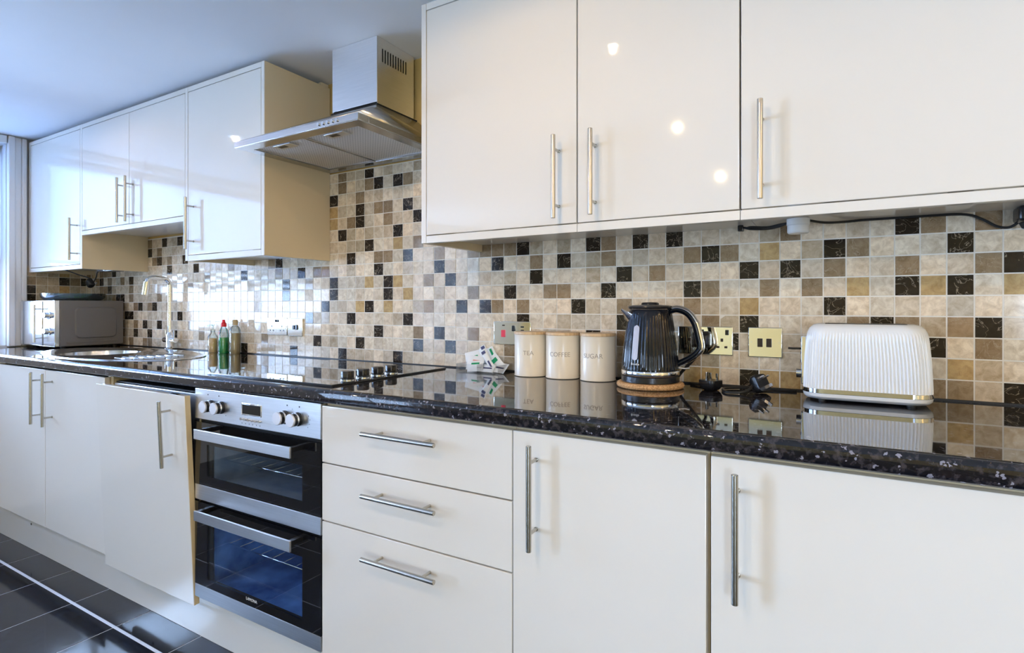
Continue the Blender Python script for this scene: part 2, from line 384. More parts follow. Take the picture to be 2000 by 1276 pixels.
put('m', (47,8),(54,3),(37,7),(37,4),(37,6),(33,8),(35,8),(31,6),(35,3),(31,0),(44,4),(44,1),(45,3),(16,9),(17,9),(16,0),(18,10),(20,15),(23,15),(22,7),(22,0),(21,3),(23,4),(25,5),(10,5),(13,3),(14,4),(14,1),(5,0),(6,0),(6,6),(4,4),(56,1),(16,10),(49,7))
for (a, z, k) in [(-11.11,11,'D'),(-8.17,11,'D'),(-13.97,10,'D'),(-12.09,10,'M'),(-12.09,9,'D'),(-10.17,9,'M'),(-7.26,9,'D'),(-10.21,8,'D'),(-5.31,8,'D'),(-17.98,7,'D'),(-19.8,7,'M'),(-15.37,6,'D'),(-18.03,6,'M'),(-6.32,6,'M'),(-18.03,5,'M'),(-12.19,5,'M'),(-19.87,5,'D'),(-17.13,4,'M'),(-16.09,4,'D'),(-14.08,4,'M'),(-13.19,4,'D'),(-10.17,4,'D'),(-8.31,3,'D'),(-18.03,3,'D'),(-19.06,3,'D'),(-17.13,2,'M'),(-15.15,2,'D'),(-14.23,2,'m'),(-12.19,2,'D'),(-6.32,2,'M'),(-17.13,1,'D'),(-14.14,1,'D'),(-9.38,1,'D'),(-4.31,1,'M'),(-18.14,0,'M'),(-15.04,0,'M'),(-14.23,0,'M'),(-5.4,4,'m'),(-3.42,3,'m'),(-9.28,11,'m'),(-3.51,7,'M'),(-14.08,11,'M'),(-13.02,9,'M'),(-21.86,8,'D'),(-25.78,7,'M'),(-24.7,7,'D'),(-22.79,7,'M'),(-22.89,6,'D'),(-20.85,5,'D'),(-24.7,6,'M')]:
    TM[(round(a / .973 - .5), z)] = k
TONE = {'L': (.79, .685, .53), 'M': (.32, .235, .145), 'm': (.55, .465, .34), 'G': (.54, .39, .19), 'D': (.026, .019, .014)}
def tone(k):
    t = TONE[k]; j = random.uniform(.88, 1.1); wv = random.uniform(-.04, .04)
    if k == 'L' and random.random() < .28: j *= .86
    return (t[0] * j * (1 + wv), t[1] * j, t[2] * j * (1 - wv), 1.0 if k in 'DM' else .25)
def tiles(name, cells, parent, plane):
    """cells: (a0, a1, z0, z1, kind); plane: function (a, depth, z) -> point"""
    vs_, fs, cols = [], [], []
    for (a0, a1, z0, z1, k) in cells:
        e = .0009; i = len(vs_); c = tone(k); ta, tz = random.gauss(0, .00022), random.gauss(0, .00022)
        for (d, q) in ((.0004, 0), (.0034, .0008)):
            for (a, z, sa, sz) in ((a0 + e + q, z0 + e + q, -1, -1), (a1 - e - q, z0 + e + q, 1, -1), (a1 - e - q, z1 - e - q, 1, 1), (a0 + e + q, z1 - e - q, -1, 1)): vs_.append(plane(a, d + (ta * sa + tz * sz if d > .001 else 0), z))
        fs.append((i + 4, i + 5, i + 6, i + 7))
        for q in range(4): fs.append((i + q, i + (q + 1) % 4, i + 4 + (q + 1) % 4, i + 4 + q))
        cols += [c] * 8
    me = bpy.data.meshes.new(name); me.from_pydata([tuple(Vector(v_) - origin(parent)) for v_ in vs_], [], fs)
    at = me.color_attributes.new('tone', 'FLOAT_COLOR', 'POINT')
    for i, c in enumerate(cols): at.data[i].color = c
    me.materials.append(M['tile']); o = bpy.data.objects.new(name, me); C.objects.link(o); o.parent = parent
    bm = bmesh.new(); bm.from_mesh(me); bmesh.ops.recalc_face_normals(bm, faces=bm.faces); bm.to_mesh(me); bm.free()
    return o
cells = []
nmax = int((XR - X0) / PX)
for n in range(-28, nmax + 1):
    a0, a1 = max(gxn(n), XL + .001), gxn(n + 1)
    if a1 - a0 < .006: continue
    mid = (a0 + a1) / 2
    top = 16 if -1.86 < mid < -1.09 else (12 if -3.30 < mid < -2.36 else 9)
    for r_ in range(top):
        z0, z1 = Z0 + PZ * r_, Z0 + PZ * (r_ + 1)
        if r_ == 15: z1 = min(z1, 1.682)
        if (n, r_) in TM: k = TM[(n, r_)]
        elif n > 57: k = random.choice('LLLLLLmMMGD')
        elif n < -20: k = random.choice('LLLLmMM')
        else: k = 'L'
        cells.append((a0, a1, z0, z1, k))
bm = B(); box(bm, XL, XR, -.0024, 0, .9, 1.36); box(bm, -3.30, -2.36, -.0024, 0, 1.36, 1.50); box(bm, -1.86, -1.09, -.0024, 0, 1.36, 1.684)
gr = obj('grout_bed', bm, M['grout'], wall_back, smooth=False)
tiles('mosaic_tiles', cells, wall_back, lambda a, d, z: (a, -d, z))
wall_left = bpy.data.objects['wall_left']
cells = []; LW = {(-1, 7): 'M', (0, 6): 'D', (0, 5): 'D', (0, 7): 'M', (5, 7): 'D', (4, 7): 'M', (3, 6): 'G', (2, 6): 'm', (6, 7): 'M', (1, 7): 'm', (2, 7): 'm', (4, 6): 'm'}
yb = [-.320, -.274, -.220, -.166, -.112, -.058, -.028, -.004]
for i in range(7):
    for r_ in range(9): cells.append((yb[i], yb[i + 1], Z0 + PZ * r_, Z0 + PZ * (r_ + 1), LW.get((i, r_), random.choice('LmMGD') if r_ > 4 else 'L')))
bm = B(); box(bm, XL, XL + .0024, -.322, 0, .9, 1.36); obj('grout_bed', bm, M['grout'], wall_left, smooth=False)
tiles('mosaic_tiles', cells, wall_left, lambda a, d, z: (XL + d, a, z))

# ------------------------------------------------------------------ ceiling downlights (those without a door reflection are added for brightness)
def downlight(x, y, label):
    t = thing('ceiling_light', label, 'ceiling light', (x, y, ZC), 0, 'recessed ceiling downlights')
    bm = B(); lathe(bm, [(.018, -.0005), (.043, -.0005), (.043, -.004), (.031, -.007), (.018, -.003)], n=28, caps=False); obj('bezel', bm, M['chrome'], t, local=True)
    bm = B(); lathe(bm, [(.0005, -.002), (.018, -.002), (.018, -.004), (.0005, -.004)], n=28, caps=False); obj('lens', bm, M['lampglow'], t, local=True)
    l = bpy.data.lights.new('downlight_bulb', 'SPOT'); l.energy = SPOT_W[y]; l.color = WARM; l.spot_size = math.radians(177); l.spot_blend = .25; l.shadow_soft_size = .010
    o = bpy.data.objects.new('downlight_bulb', l); C.objects.link(o); o.parent = t; o.location = (0, 0, -.017)
    return t
names = ['right-hand wall cupboards, nearest the tiled wall', 'room middle on the right column', 'far end of the right column', 'bridging wall cupboards, nearest the tiled wall', 'room middle on the left column, added for brightness', 'far right worktop end, added for brightness', 'right wall, middle of its column, added for brightness', 'right wall, far end of its column, added for brightness']
for (x, y), nm in zip(SPOTS, names): downlight(x, y, 'recessed chrome downlight in the ceiling by the ' + nm)

# two warm lamps added on the right-hand wall, out of view, to warm the cupboards
for y, nm in ((-1.55, 'nearer the worktop'), (-3.3, 'farther from the worktop')):
    t = thing('added_lamp', 'added frosted cylinder lamp on the yellow right wall, ' + nm, 'wall lamp', (XR - .0005, y, 1.68), 0, 'added wall lamps')
    bm = B(); box(bm, -.018, 0, -.05, .05, -.07, .07, .004); obj('back_plate', bm, M['nickel'], t, local=True)
    bm = B(); cyl(bm, (-.018, 0, -.05), (-.10, 0, -.05), .008, 12); obj('arm', bm, M['nickel'], t, local=True)
    bm = B(); lathe(bm, [(.045, -.045), (.055, .11), (.0535, .11), (.0435, -.045)], -.10, 0, 32, caps=False); obj('lamp_shade', bm, M['blind'], t, local=True)
    l = bpy.data.lights.new('added_lamp_bulb', 'POINT'); l.energy = 115; l.color = (1.0, .68, .38); l.shadow_soft_size = .03
    o = bpy.data.objects.new('added_lamp_bulb', l); C.objects.link(o); o.parent = t; o.location = (-.10, 0, .04)

# ------------------------------------------------------------------ handles
def handle_v(x, ydoor, z0, z1, parent, name='handle', off=.035, r=.006):
    """vertical bar handle on a door front at y=ydoor"""
    bm = B(); L_ = z1 - z0; yb_ = ydoor - off
    lathe_z = [(r - .0008, z0), (r, z0 + .0008), (r, z1 - .0008), (r - .0008, z1)]
    lathe(bm, lathe_z, x, yb_, 16)
    for z in (z0 + L_ * .165, z1 - L_ * .165):
        cyl(bm, (x, yb_ + .003, z), (x, ydoor, z), r * .62, 10); cyl(bm, (x, ydoor - .003, z), (x, ydoor - .0002, z), r * .8, 10)
    return obj(name, bm, M['nickel'], parent)
def handle_h(x0, x1, ydoor, z, parent, off=.035, r=.006):
    bm = B(); L_ = x1 - x0; yb_ = ydoor - off
    tube(bm, [(x0, yb_, z), (x0 + .0008, yb_, z), (x1 - .0008, yb_, z), (x1, yb_, z)], lambda t: r if .1 < t < .9 else r - .0008, 16)
    for x in (x0 + L_ * .17, x1 - L_ * .17):
        cyl(bm, (x, yb_ + .003, z), (x, ydoor, z), r * .62, 10)
    return obj('handle', bm, M['nickel'], parent)
def slab(x0, x1, z0, z1, yf, parent, name='door', th=.018, g=.0012, m=None):
    bm = B(); box(bm, x0 + g, x1 - g, yf, yf + th, z0 + g, z1 - g, .0014, 2)
    return obj(name, bm, m or M['gloss'], parent)

# ------------------------------------------------------------------ wall cupboards
YU, ZU, ZT = -.3164, 1.319, 2.047
def carcass(x0, x1, y0, y1, z0, z1, parent, t=.016, m=None, top=True):
    bm = B()
    box(bm, x0, x0 + t, y0, y1, z0, z1); box(bm, x1 - t, x1, y0, y1, z0, z1)
    box(bm, x0 + t, x1 - t, y0, y1, z0, z0 + t)
    if top: box(bm, x0 + t, x1 - t, y0, y1, z1 - t, z1)
    box(bm, x0 + t, x1 - t, y1 - .008, y1, z0 + t, z1 - t)
    return obj('body', bm, m or M['panel'], parent, smooth=False)
def end_panel(x0, x1, zb, yb0, t):
    bm = B(); box(bm, x0, x1, YU + .0016, yb0, zb, ZT, .0006); p = obj('end_panel', bm, M['panel'], t)
    bm = B(); box(bm, x0, x1, YU, YU + .0016, zb, ZT, .0006); obj('edge_band', bm, M['gloss_white'], p)
def wall_unit(x0, x1, label, doors, zb=ZU, left=False, right=False, group='cream wall cupboards'):
    t = thing('wall_cabinet', label, 'wall cupboard', ((x0 + x1) / 2, -.005, zb), 0, group)
    yb0 = -.0048; yf = YU + .0205
    carcass(x0 + (.018 if left else .0004), x1 - (.018 if right else .0004), yf, yb0, zb + .024, ZT - .004, t, m=M['gloss_white'])
    if left: end_panel(x0, x0 + .0178, zb, yb0, t)
    if right: end_panel(x1 - .0178, x1, zb, yb0, t)
    a = x0 + (.019 if left else .0004); b_ = x1 - (.019 if right else .0004)
    bm = B(); box(bm, a, b_, YU, YU + .018, zb, zb + .0215, .0008); obj('light_pelmet', bm, M['gloss_white'], t)
    bm = B(); box(bm, a, b_, YU, YU + .018, ZT - .020, ZT, .0008); obj('top_rail', bm, M['gloss_white'], t)
    for (d0, d1, hx, hz0, hz1) in doors:
        d = slab(max(d0, a), min(d1, b_), zb + .023, ZT - .0215, YU, t); handle_v(hx, YU, hz0, hz1, d)
    return t
wall_unit(-3.906, -3.280, 'cream gloss wall cupboard above the microwave, farthest left in the corner by the window', [(-3.906, -3.280, -3.330, 1.362, 1.575)], left=True, right=True)
wall_unit(-3.2795, -2.3625, 'short double-door cream wall cupboard bridging over the sink and tap', [(-3.2795, -2.820, -2.857, 1.514, 1.722), (-2.820, -2.3625, -2.783, 1.514, 1.722)], zb=1.487)
wall_unit(-2.362, -1.8418, 'cream gloss wall cupboard just left of the cooker hood, beige end panel in view', [(-2.362, -1.8418, -2.300, 1.362, 1.577)], left=True, right=True)
wall_unit(-1.091, -.5765, 'cream gloss wall cupboard just right of the cooker hood, above the canisters', [(-1.091, -.5765, -.628, 1.354, 1.570)], left=True)
wall_unit(-.576, -.1825, 'narrower cream gloss wall cupboard above the kettle, handle on its left edge', [(-.576, -.1825, -.526, 1.355, 1.570)])
wall_unit(-.182, .420, 'wide cream gloss wall cupboard above the toaster, nearest the camera on the right', [(-.182, .420, -.138, 1.356, 1.570)])
wall_unit(.4205, 1.02, 'cream gloss wall cupboard beyond the right frame edge, last of the upper run', [(.4205, 1.02, .97, 1.356, 1.570)], right=True)

# ------------------------------------------------------------------ base cupboards
YD, ZD, ZB = -.5944, .857, .179
def base_unit(x0, x1, label, name='base_cabinet', cat='base cupboard', group='cream base cupboards', top=True):
    t = thing(name, label, cat, ((x0 + x1) / 2, -.3, .15), 0, group)
    carcass(x0 + .0004, x1 - .0004, YD + .0195, -.02, .1795, .8645, t, top=top)
    return t
t = base_unit(-3.93, -3.426, 'cream base cupboard in the corner under the microwave, leftmost of the run'); d = slab(-3.93, -3.426, ZB, ZD, YD, t); handle_v(-3.48, YD, .62, .84, d)
t = base_unit(-3.4255, -2.4065, 'double-door cream sink base cupboard with two close-set bar handles', top=False)
d = slab(-3.4255, -2.924, ZB, ZD, YD, t); handle_v(-2.968, YD, .624, .846, d)
d = slab(-2.924, -2.4065, ZB, ZD, YD, t); handle_v(-2.855, YD, .624, .846, d)
t = base_unit(-1.2095, -.6078, 'cream three-drawer base unit between the oven and the cupboards', 'drawer_unit', 'drawer unit')
for (z0, z1, hz) in ((.7015, ZD, .806), (.5435, .7005, .650), (ZB, .5425, .491)):
    d = slab(-1.2095, -.6078, z0, z1, YD, t, 'drawer_front'); handle_h(-1.028, -.796, YD, hz, d)
t = base_unit(-.6074, -.1975, 'narrow cream base cupboard right of the three-drawer unit'); d = slab(-.6074, -.2005, ZB, ZD, YD, t); handle_v(-.549, YD, .616, .836, d)
t = base_unit(-.197, .403, 'wide cream base cupboard under the toaster, right edge of the photograph'); d = slab(-.1945, .403, ZB, ZD, YD, t); handle_v(-.148, YD, .615, .838, d)
t = base_unit(.4035, 1.003, 'cream base cupboard beyond the right frame edge, last of the lower run'); d = slab(.4035, 1.003, ZB, ZD, YD, t); handle_v(.96, YD, .615, .838, d)

# integrated dishwasher: its door leans a little open at the top
t = thing('dishwasher', 'integrated dishwasher behind a cream door that leans slightly open at the top', 'dishwasher', (-2.108, -.3, .09))
bm = B(); x0, x1 = -2.4055, -1.8118
box(bm, x0, x0 + .018, -.574, -.03, .182, .8645); obj('side_panel', bm, M['yellow_edge'], t, smooth=False)
bm = B(); box(bm, x1 - .006, x1, -.574, -.03, .182, .8645); obj('side_panel', bm, M['yellow_edge'], t, smooth=False)
bm = B(); box(bm, x0 + .020, x1 - .008, -.572, -.04, .182, .836, .003); obj('body', bm, M['steel_h'], t)
bm = B(); box(bm, x0 + .020, x1 - .008, -.565, -.05, .837, .842, .001); obj('top_seal', bm, M['black_matte'], t)
HY, HZ = -.576, .145; ang = math.radians(2.6)
def lean(bm, a=ang):
    for v_ in bm.verts:
        y, z = v_.co.y - HY, v_.co.z - HZ
        v_.co.y = HY + y * math.cos(a) - z * math.sin(a); v_.co.z = HZ + z * math.cos(a) + y * math.sin(a)
    return bm
bm = B(); box(bm, x0 + .003, x1 - .003, YD - .0002, YD + .018, .145, .838, .0015); d = obj('door', lean(bm), M['gloss'], t)
bm = B(); box(bm, x0 + .02, x1 - .008, -.5755, -.5735 + .0, .15, .832); obj('inner_door', lean(bm), M['steel_h'], d)
bm = B(); box(bm, x1 - .0032, x1 - .0022, YD + .001, YD + .0175, .147, .837); obj('edge_strip', lean(bm), M['yellow_edge'], d)
bm = B(); box(bm, x1 - .10, x1 - .055, YD + .003, YD + .016, .8375, .8395, .0005); obj('top_catch', lean(bm), M['black'], d)
h = B(); xh, z0, z1 = -1.902, .600, .820; yb_ = YD - .035
lathe(h, [(.0052, z0), (.006, z0 + .0008), (.006, z1 - .0008), (.0052, z1)], xh, yb_, 16)
for z in (z0 + .036, z1 - .036): cyl(h, (xh, yb_ + .003, z), (xh, YD, z), .0037, 10)
obj('handle', lean(h), M['nickel'], d)

# plinth boards along the floor
t = thing('plinth', 'long glossy cream plinth board along the black tiled floor', 'plinth', (-1.5, -.55, 0))
bm = B(); box(bm, XL + .002, 1.0, -.540, -.524, .0015, .1765, .001); obj('board', bm, M['plinth'], t)
for x in (-3.22, -2.17, -1.05, .1):
    bm = B(); cyl(bm, (x, -.5402, .118), (x, -.5416, .118), .0055, 14); obj('screw_cap', bm, M['nickel'], t)

# ------------------------------------------------------------------ double oven
t = thing('double_oven', 'built-in stainless and black glass double oven under the hob', 'oven', (-1.5105, -.30, .15))
xa, xb = -1.8085, -1.2125; YO = -.5950
def frame(bm, x0, x1, z0, z1, y0, y1, ix0, ix1, iz0, iz1):
    box(bm, x0, ix0, y0, y1, z0, z1); box(bm, ix1, x1, y0, y1, z0, z1)
    box(bm, ix0, ix1, y0, y1, z0, iz0); box(bm, ix0, ix1, y0, y1, iz1, z1)
# cavities
def cavity(x0, x1, y0, y1, z0, z1, m, nm):
    bm = B(); t_ = .008
    box(bm, x0 - t_, x0, y0, y1, z0, z1); box(bm, x1, x1 + t_, y0, y1, z0, z1); box(bm, x0 - t_, x1 + t_, y0, y1, z0 - t_, z0); box(bm, x0 - t_, x1 + t_, y0, y1, z1, z1 + t_); box(bm, x0 - t_, x1 + t_, y1, y1 + t_, z0 - t_, z1 + t_)
    return obj(nm, bm, m, t, smooth=False)
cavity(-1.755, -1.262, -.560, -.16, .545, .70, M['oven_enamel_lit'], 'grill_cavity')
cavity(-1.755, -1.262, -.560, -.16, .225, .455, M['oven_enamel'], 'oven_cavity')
bm = B(); box(bm, xa + .004, xb - .004, -.566, -.05, .1805, .195); box(bm, xa + .004, xb - .004, -.566, -.05, .476, .520); box(bm, xa + .004, xb - .004, -.575, -.05, .735, .855)
box(bm, xa + .002, xa + .012, -.572, -.05, .1805, .855); box(bm, xb - .012, xb - .002, -.572, -.05, .1805, .855)
obj('chassis', bm, M['dark'], t, smooth=False)
def rack(z, y0, y1, curved=False):
    bm = B()
    for i in range(9):
        x = -1.725 + i * .054; tube(bm, [(x, y0, z), (x, y1, z)], .0009, 6)
    for y in (y0, y1): tube(bm, [(-1.75, y, z), (-1.267, y, z)], .0026, 6)
    return bm
obj('wire_shelf', rack(.618, -.53, -.2), M['chrome'], t)
obj('wire_shelf', rack(.345, -.53, -.2), M['chrome'], t)
bm = B(); tube(bm, [(-1.66, -.50, .385), (-1.66, -.50, .405), (-1.535, -.50, .405), (-1.515, -.50, .378), (-1.495, -.50, .405), (-1.345, -.50, .405), (-1.345, -.50, .375), (-1.27, -.50, .375)], .0022, 6); obj('pan_support', bm, M['chrome'], t)
bm = B(); lathe(bm, [(.001, 0), (.075, 0), (.078, .004)], n=32, caps=False)
f = B(); join(f, bm, 0, Matrix.Translation((-1.51, -.168, .34)) @ Matrix.Rotation(PI / 2, 4, 'X')); obj('fan_cover', f, M['oven_enamel_lit'], t)
# control panel
bm = B(); box(bm, xa, xb, YO, -.572, .7615, .8605, .002); cp = obj('control_panel', bm, M['steel_h'], t)
bm = B(); box(bm, -1.562, -1.466, YO - .0012, YO + .001, .797, .834, .002); obj('display_bezel', bm, M['chrome'], cp)
bm = B(); box(bm, -1.557, -1.471, YO - .0020, YO, .801, .830, .001); obj('display', bm, M['display'], cp)
for i in range(6):
    bm = B(); x = -1.560 + i * .0172; cyl(bm, (x, YO - .0055, .785), (x, YO + .001, .785), .0042, 12); obj('button', bm, M['chrome'], cp)
for x in (-1.722, -1.665, -1.362, -1.306):
    bm = B(); f = B(); lathe(bm, [(.0195, 0), (.0195, .003), (.0175, .004), (.0175, .022), (.0160, .023), (.016, .024)], n=28); join(f, bm, 0, Matrix.Translation((x, YO, .809)) @ Matrix.Rotation(PI / 2, 4, 'X')); k_ = obj('knob', f, M['black'], cp)
    bm = B(); f = B(); lathe(bm, [(.0186, .0235), (.0186, .0275), (.0172, .029)], n=28); join(f, bm, 0, Matrix.Translation((x, YO, .809)) @ Matrix.Rotation(PI / 2, 4, 'X')); obj('knob_cap', f, M['knob_face'], k_)
    bm = B(); f = B(); lathe(bm, [(.0182, .009), (.0186, .0095), (.0186, .0135), (.0182, .014)], n=28); join(f, bm, 0, Matrix.Translation((x, YO, .809)) @ Matrix.Rotation(PI / 2, 4, 'X')); obj('knob_ring', f, M['chrome'], k_)
bm = B()
for x in (-1.736, -1.678, -1.352, -1.300): box(bm, x - .002, x + .002, YO - .0004, YO + .0002, .842, .846)
for x, z in ((-1.262, .822), (-1.256, .812), (-1.258, .800), (-1.265, .79), (-1.642, .786), (-1.70, .786), (-1.385, .786), (-1.33, .835)): box(bm, x - .001, x + .001, YO - .0004, YO + .0002, z - .001, z + .001)
for i in range(6): box(bm, -1.561 + i * .0172, -1.559 + i * .0172, YO - .0004, YO + .0002, .770, .773)
obj('printed_marks', bm, M['black_matte'], cp)
def oven_door(z0, z1, zs, gz0, gz1, hz0, hz1, brand=False):
    bm = B(); frame(bm, xa, xb, zs, z1, YO, YO + .004, -1.742, -1.288, gz0, gz1)
    d = obj('oven_door', bm, M['black_glass'], t, smooth=False)
    bm = B(); box(bm, -1.742, -1.288, YO + .0002, YO + .0038, gz0, gz1); obj('door_window', bm, M['oven_glass'], d, smooth=False)
    bm = B(); box(bm, xa, xb, YO - .0005, YO + .006, z0, zs, .001); obj('bottom_strip', bm, M['steel_h'], d)
    bm = B(); frame(bm, xa + .006, xb - .006, z0 + .01, z1 - .004, YO + .006, YO + .026, -1.752, -1.278, gz0 - .012, gz1 + .012); obj('inner_frame', bm, M['dark'], d, smooth=False)
    bm = B(); yb_ = YO - .046
    box(bm, -1.738, -1.283, yb_, yb_ + .006, hz0, hz1, .0012); hb = obj('handle', bm, M['steel_h'], d)
    for (x0, x1) in ((-1.7375, -1.722), (-1.299, -1.2835)): bm = B(); box(bm, x0, x1, yb_ + .006, YO, hz1 - .016, hz1 - .002, .0008); obj('handle_bracket', bm, M['black'], hb)
    if brand:
        f = B(); tb = text_bm('LAMONA', .0125); join(f, tb, 0, Matrix.Translation((-1.514, YO - .0004, .2435)) @ Matrix.Rotation(PI / 2, 4, 'X')); obj('brand_lettering', f, M['white'], d, smooth=False)
oven_door(.500, .7515, .549, .580, .682, .711, .742)
oven_door(.181, .4925, .2235, .248, .425, .455, .486, True)

# ------------------------------------------------------------------ worktop with rolled front edge and sink cut-out
SX, SY, SA, SB = -2.900, -.312, .550, .243
t_wt = thing('worktop', 'long black speckled granite-effect worktop with a rolled front edge', 'worktop', (-1.4, -.3, .867))
bm = B(); XE = 1.02; zt, zb = .905, .867; yk = -.0048
hx0, hx1, hy0, hy1 = -3.5, -2.30, -.575, yk - .03
def topquad(x0, x1, y0, y1):
    bm.faces.new([bm.verts.new((x, y, zt)) for x, y in ((x0, y0), (x1, y0), (x1, y1), (x0, y1))])
YE = -.600
topquad(XL + .001, hx0, YE, yk); topquad(hx1, XE, YE, yk); topquad(hx0, hx1, YE, hy0); topquad(hx0, hx1, hy1, yk)
n = 72; inner, outer = [], []
for i in range(n):
    a = 2 * PI * i / n; dx, dy = math.cos(a), math.sin(a)
    inner.append(bm.verts.new((SX + (SA - .012) * dx, SY + (SB - .012) * dy, zt)))
    ex, ey = (SA - .012) * dx, (SB - .012) * dy
    sx = (hx1 - SX) / ex if ex > 1e-9 else ((hx0 - SX) / ex if ex < -1e-9 else 1e9); sy = (hy1 - SY) / ey if ey > 1e-9 else ((hy0 - SY) / ey if ey < -1e-9 else 1e9)
    s_ = min(sx, sy); outer.append(bm.verts.new((SX + ex * s_, SY + ey * s_, zt)))
for i in range(n): bm.faces.new((inner[i], inner[(i + 1) % n], outer[(i + 1) % n], outer[i]))
for (cx_, cy_) in ((hx0, hy0), (hx0, hy1), (hx1, hy0), (hx1, hy1)):   # corner slivers
    near = sorted(range(n), key=lambda i: (outer[i].co.x - cx_) ** 2 + (outer[i].co.y - cy_) ** 2)[:2]
    bm.faces.new((bm.verts.new(outer[near[0]].co), bm.verts.new(outer[near[1]].co), bm.verts.new((cx_, cy_, zt))))
low = [bm.verts.new((v_.co.x, v_.co.y, zb)) for v_ in inner]
for i in range(n): bm.faces.new((inner[i], low[i], low[(i + 1) % n], inner[(i + 1) % n]))
# rolled nose
prof = [(YE, zt)]; r_ = .014
for i in range(1, 9):
    a = PI / 2 * i / 8; prof.append((YE - r_ * math.sin(a), zt - r_ + r_ * math.cos(a)))
prof.append((YE - r_, zb + .008))
for i in range(1, 5):
    a = PI / 2 * i / 4; prof.append((YE - r_ + .008 - .008 * math.cos(a), zb + .008 - .008 * math.sin(a)))
prof.append((YE + .03, zb))
for (y0, z0), (y1, z1) in zip(prof, prof[1:]):
    fq = bm.faces.new([bm.verts.new(p) for p in ((XL + .001, y0, z0), (XE, y0, z0), (XE, y1, z1), (XL + .001, y1, z1))]); fq.smooth = True
bmesh.ops.remove_doubles(bm, verts=bm.verts, dist=.00002)
end = [bm.verts.new((XE, y, z)) for y, z in prof] + [bm.verts.new((XE, yk, zb)), bm.verts.new((XE, yk, zt))]; bm.faces.new(end)
slab_o = obj('slab', bm, M['worktop'], t_wt)
bm = B(); box(bm, XL + .001, XE, -.0105, yk, zt - .001, zt + .0045, .001); obj('back_seal', bm, M['black_matte'], t_wt)
bm = B(); box(bm, XL + .002, XE, -.5990, -.5965, .8645, .8668); obj('underside_strip', bm, M['black_matte'], t_wt)
# make slab normals consistent upward
me = slab_o.data

# ------------------------------------------------------------------ sink
t = thing('kitchen_sink', 'oval stainless steel inset sink with drainer, set in the black worktop', 'sink', (SX, SY, .905))
def ell(cx_, cy_, a, b_, z, n=72): return [(cx_ + a * math.cos(2 * PI * i / n), cy_ + b_ * math.sin(2 * PI * i / n), z) for i in range(n)]
bm = B(); bx, by = -3.10, SY
loft(bm, [ell(SX, SY, SA, SB, .9056), ell(SX, SY, SA - .001, SB - .001, .9085), ell(SX, SY, SA - .006, SB - .006, .9098), ell(SX, SY, SA - .014, SB - .014, .9085), ell(SX, SY, SA - .022, SB - .022, .9035),
          ell(bx, by, .185, .172, .9035), ell(bx, by, .178, .165, .899), ell(bx, by, .172, .159, .86), ell(bx, by, .150, .14, .775), ell(bx, by, .10, .09, .762), ell(bx, by, .022, .022, .758), ell(bx, by, .020, .020, .752)], cap=(False, True))
obj('basin', bm, M['sink'], t)
bm = B()
for i in range(7):
    y = SY - .11 + i * .036; w_ = .12 - abs(i - 3) * .016
    tube(bm, [(-2.64 - w_, y, .9032), (-2.64 + w_, y, .9032)], .0032, 8)
obj('drainer_ribs', bm, M['sink'], t)
bm = B(); lathe(bm, [(.001, .7595), (.021, .7595), (.024, .762), (.021, .764), (.001, .764)], bx, by, 24, caps=False); obj('waste', bm, M['chrome'], t)

# ------------------------------------------------------------------ tap
TX, TY = -2.990, -.043
t = thing('mixer_tap', 'tall chrome mixer tap with a square-bend swan spout behind the sink', 'tap', (TX, TY, .9018))
z = .9036
bm = B(); lathe(bm, [(.026, 0.0035), (.026, .010), (.021, .014), (.019, .02), (.019, .075), (.016, .085), (.0115, .092)], n=28)
tube(bm, [(0, 0, .09), (0, 0, .335), (0, -.004, .352), (0, -.016, .366), (0, -.032, .371), (0, -.085, .372), (0, -.098, .370), (-.001, -.108, .360), (-.002, -.111, .345)], .0115, 16)
obj('body', bm, M['chrome'], t, local=True)
bm = B(); tube(bm, [(-.002, -.111, .350), (-.006, -.118, .285)], .0150, 18); obj('nozzle', bm, M['chrome'], t, local=True)
for s_ in (-1, 1):
    bm = B(); cyl(bm, (s_ * .017, 0, .052), (s_ * .052, 0, .052), .0135, 18); cyl(bm, (s_ * .036, 0, .060), (s_ * .040, -.002, .105), .0045, 10); obj('lever', bm, M['chrome'], t, local=True)

# ------------------------------------------------------------------ hob
t = thing('ceramic_hob', 'flat black ceramic hob with four knobs along its right edge', 'hob', (-1.482, -.318, .9052))
bm = B(); box(bm, -1.772, -1.194, -.574, -.058, .9054, .9105, .0016); obj('glass_top', bm, M['black_glass'], t)
bm = B(); box(bm, -1.7735, -1.1925, -.5755, -.0565, .9052, .9072, .0008); obj('trim_frame', bm, M['black'], t)
for i, (x, y) in enumerate(((-1.238, -.475), (-1.240, -.411), (-1.242, -.347), (-1.244, -.283))):
    bm = B(); lathe(bm, [(.0185, .9106), (.0205, .912), (.0205, .916), (.0175, .918), (.0180, .934), (.0165, .937), (.003, .9372)], x, y, 36, fl=lambda a, r, z: r * (1 + .05 * math.cos(8 * a)) if r > .01 and z > .917 else r)
    k_ = obj('knob', bm, M['black'], t)
    bm = B(); lathe(bm, [(.0212, .9107), (.0212, .9125), (.0208, .913)], x, y, 30); obj('knob_ring', bm, M['chrome'], k_)
bm = B()
for (x, y, r) in ((-1.65, -.44, .09), (-1.64, -.19, .07), (-1.40, -.44, .07), (-1.40, -.19, .09)):
    lathe(bm, [(r, .91052), (r + .0012, .91052)], x, y, 48, caps=False)
obj('zone_rings', bm, M['letter'], t)

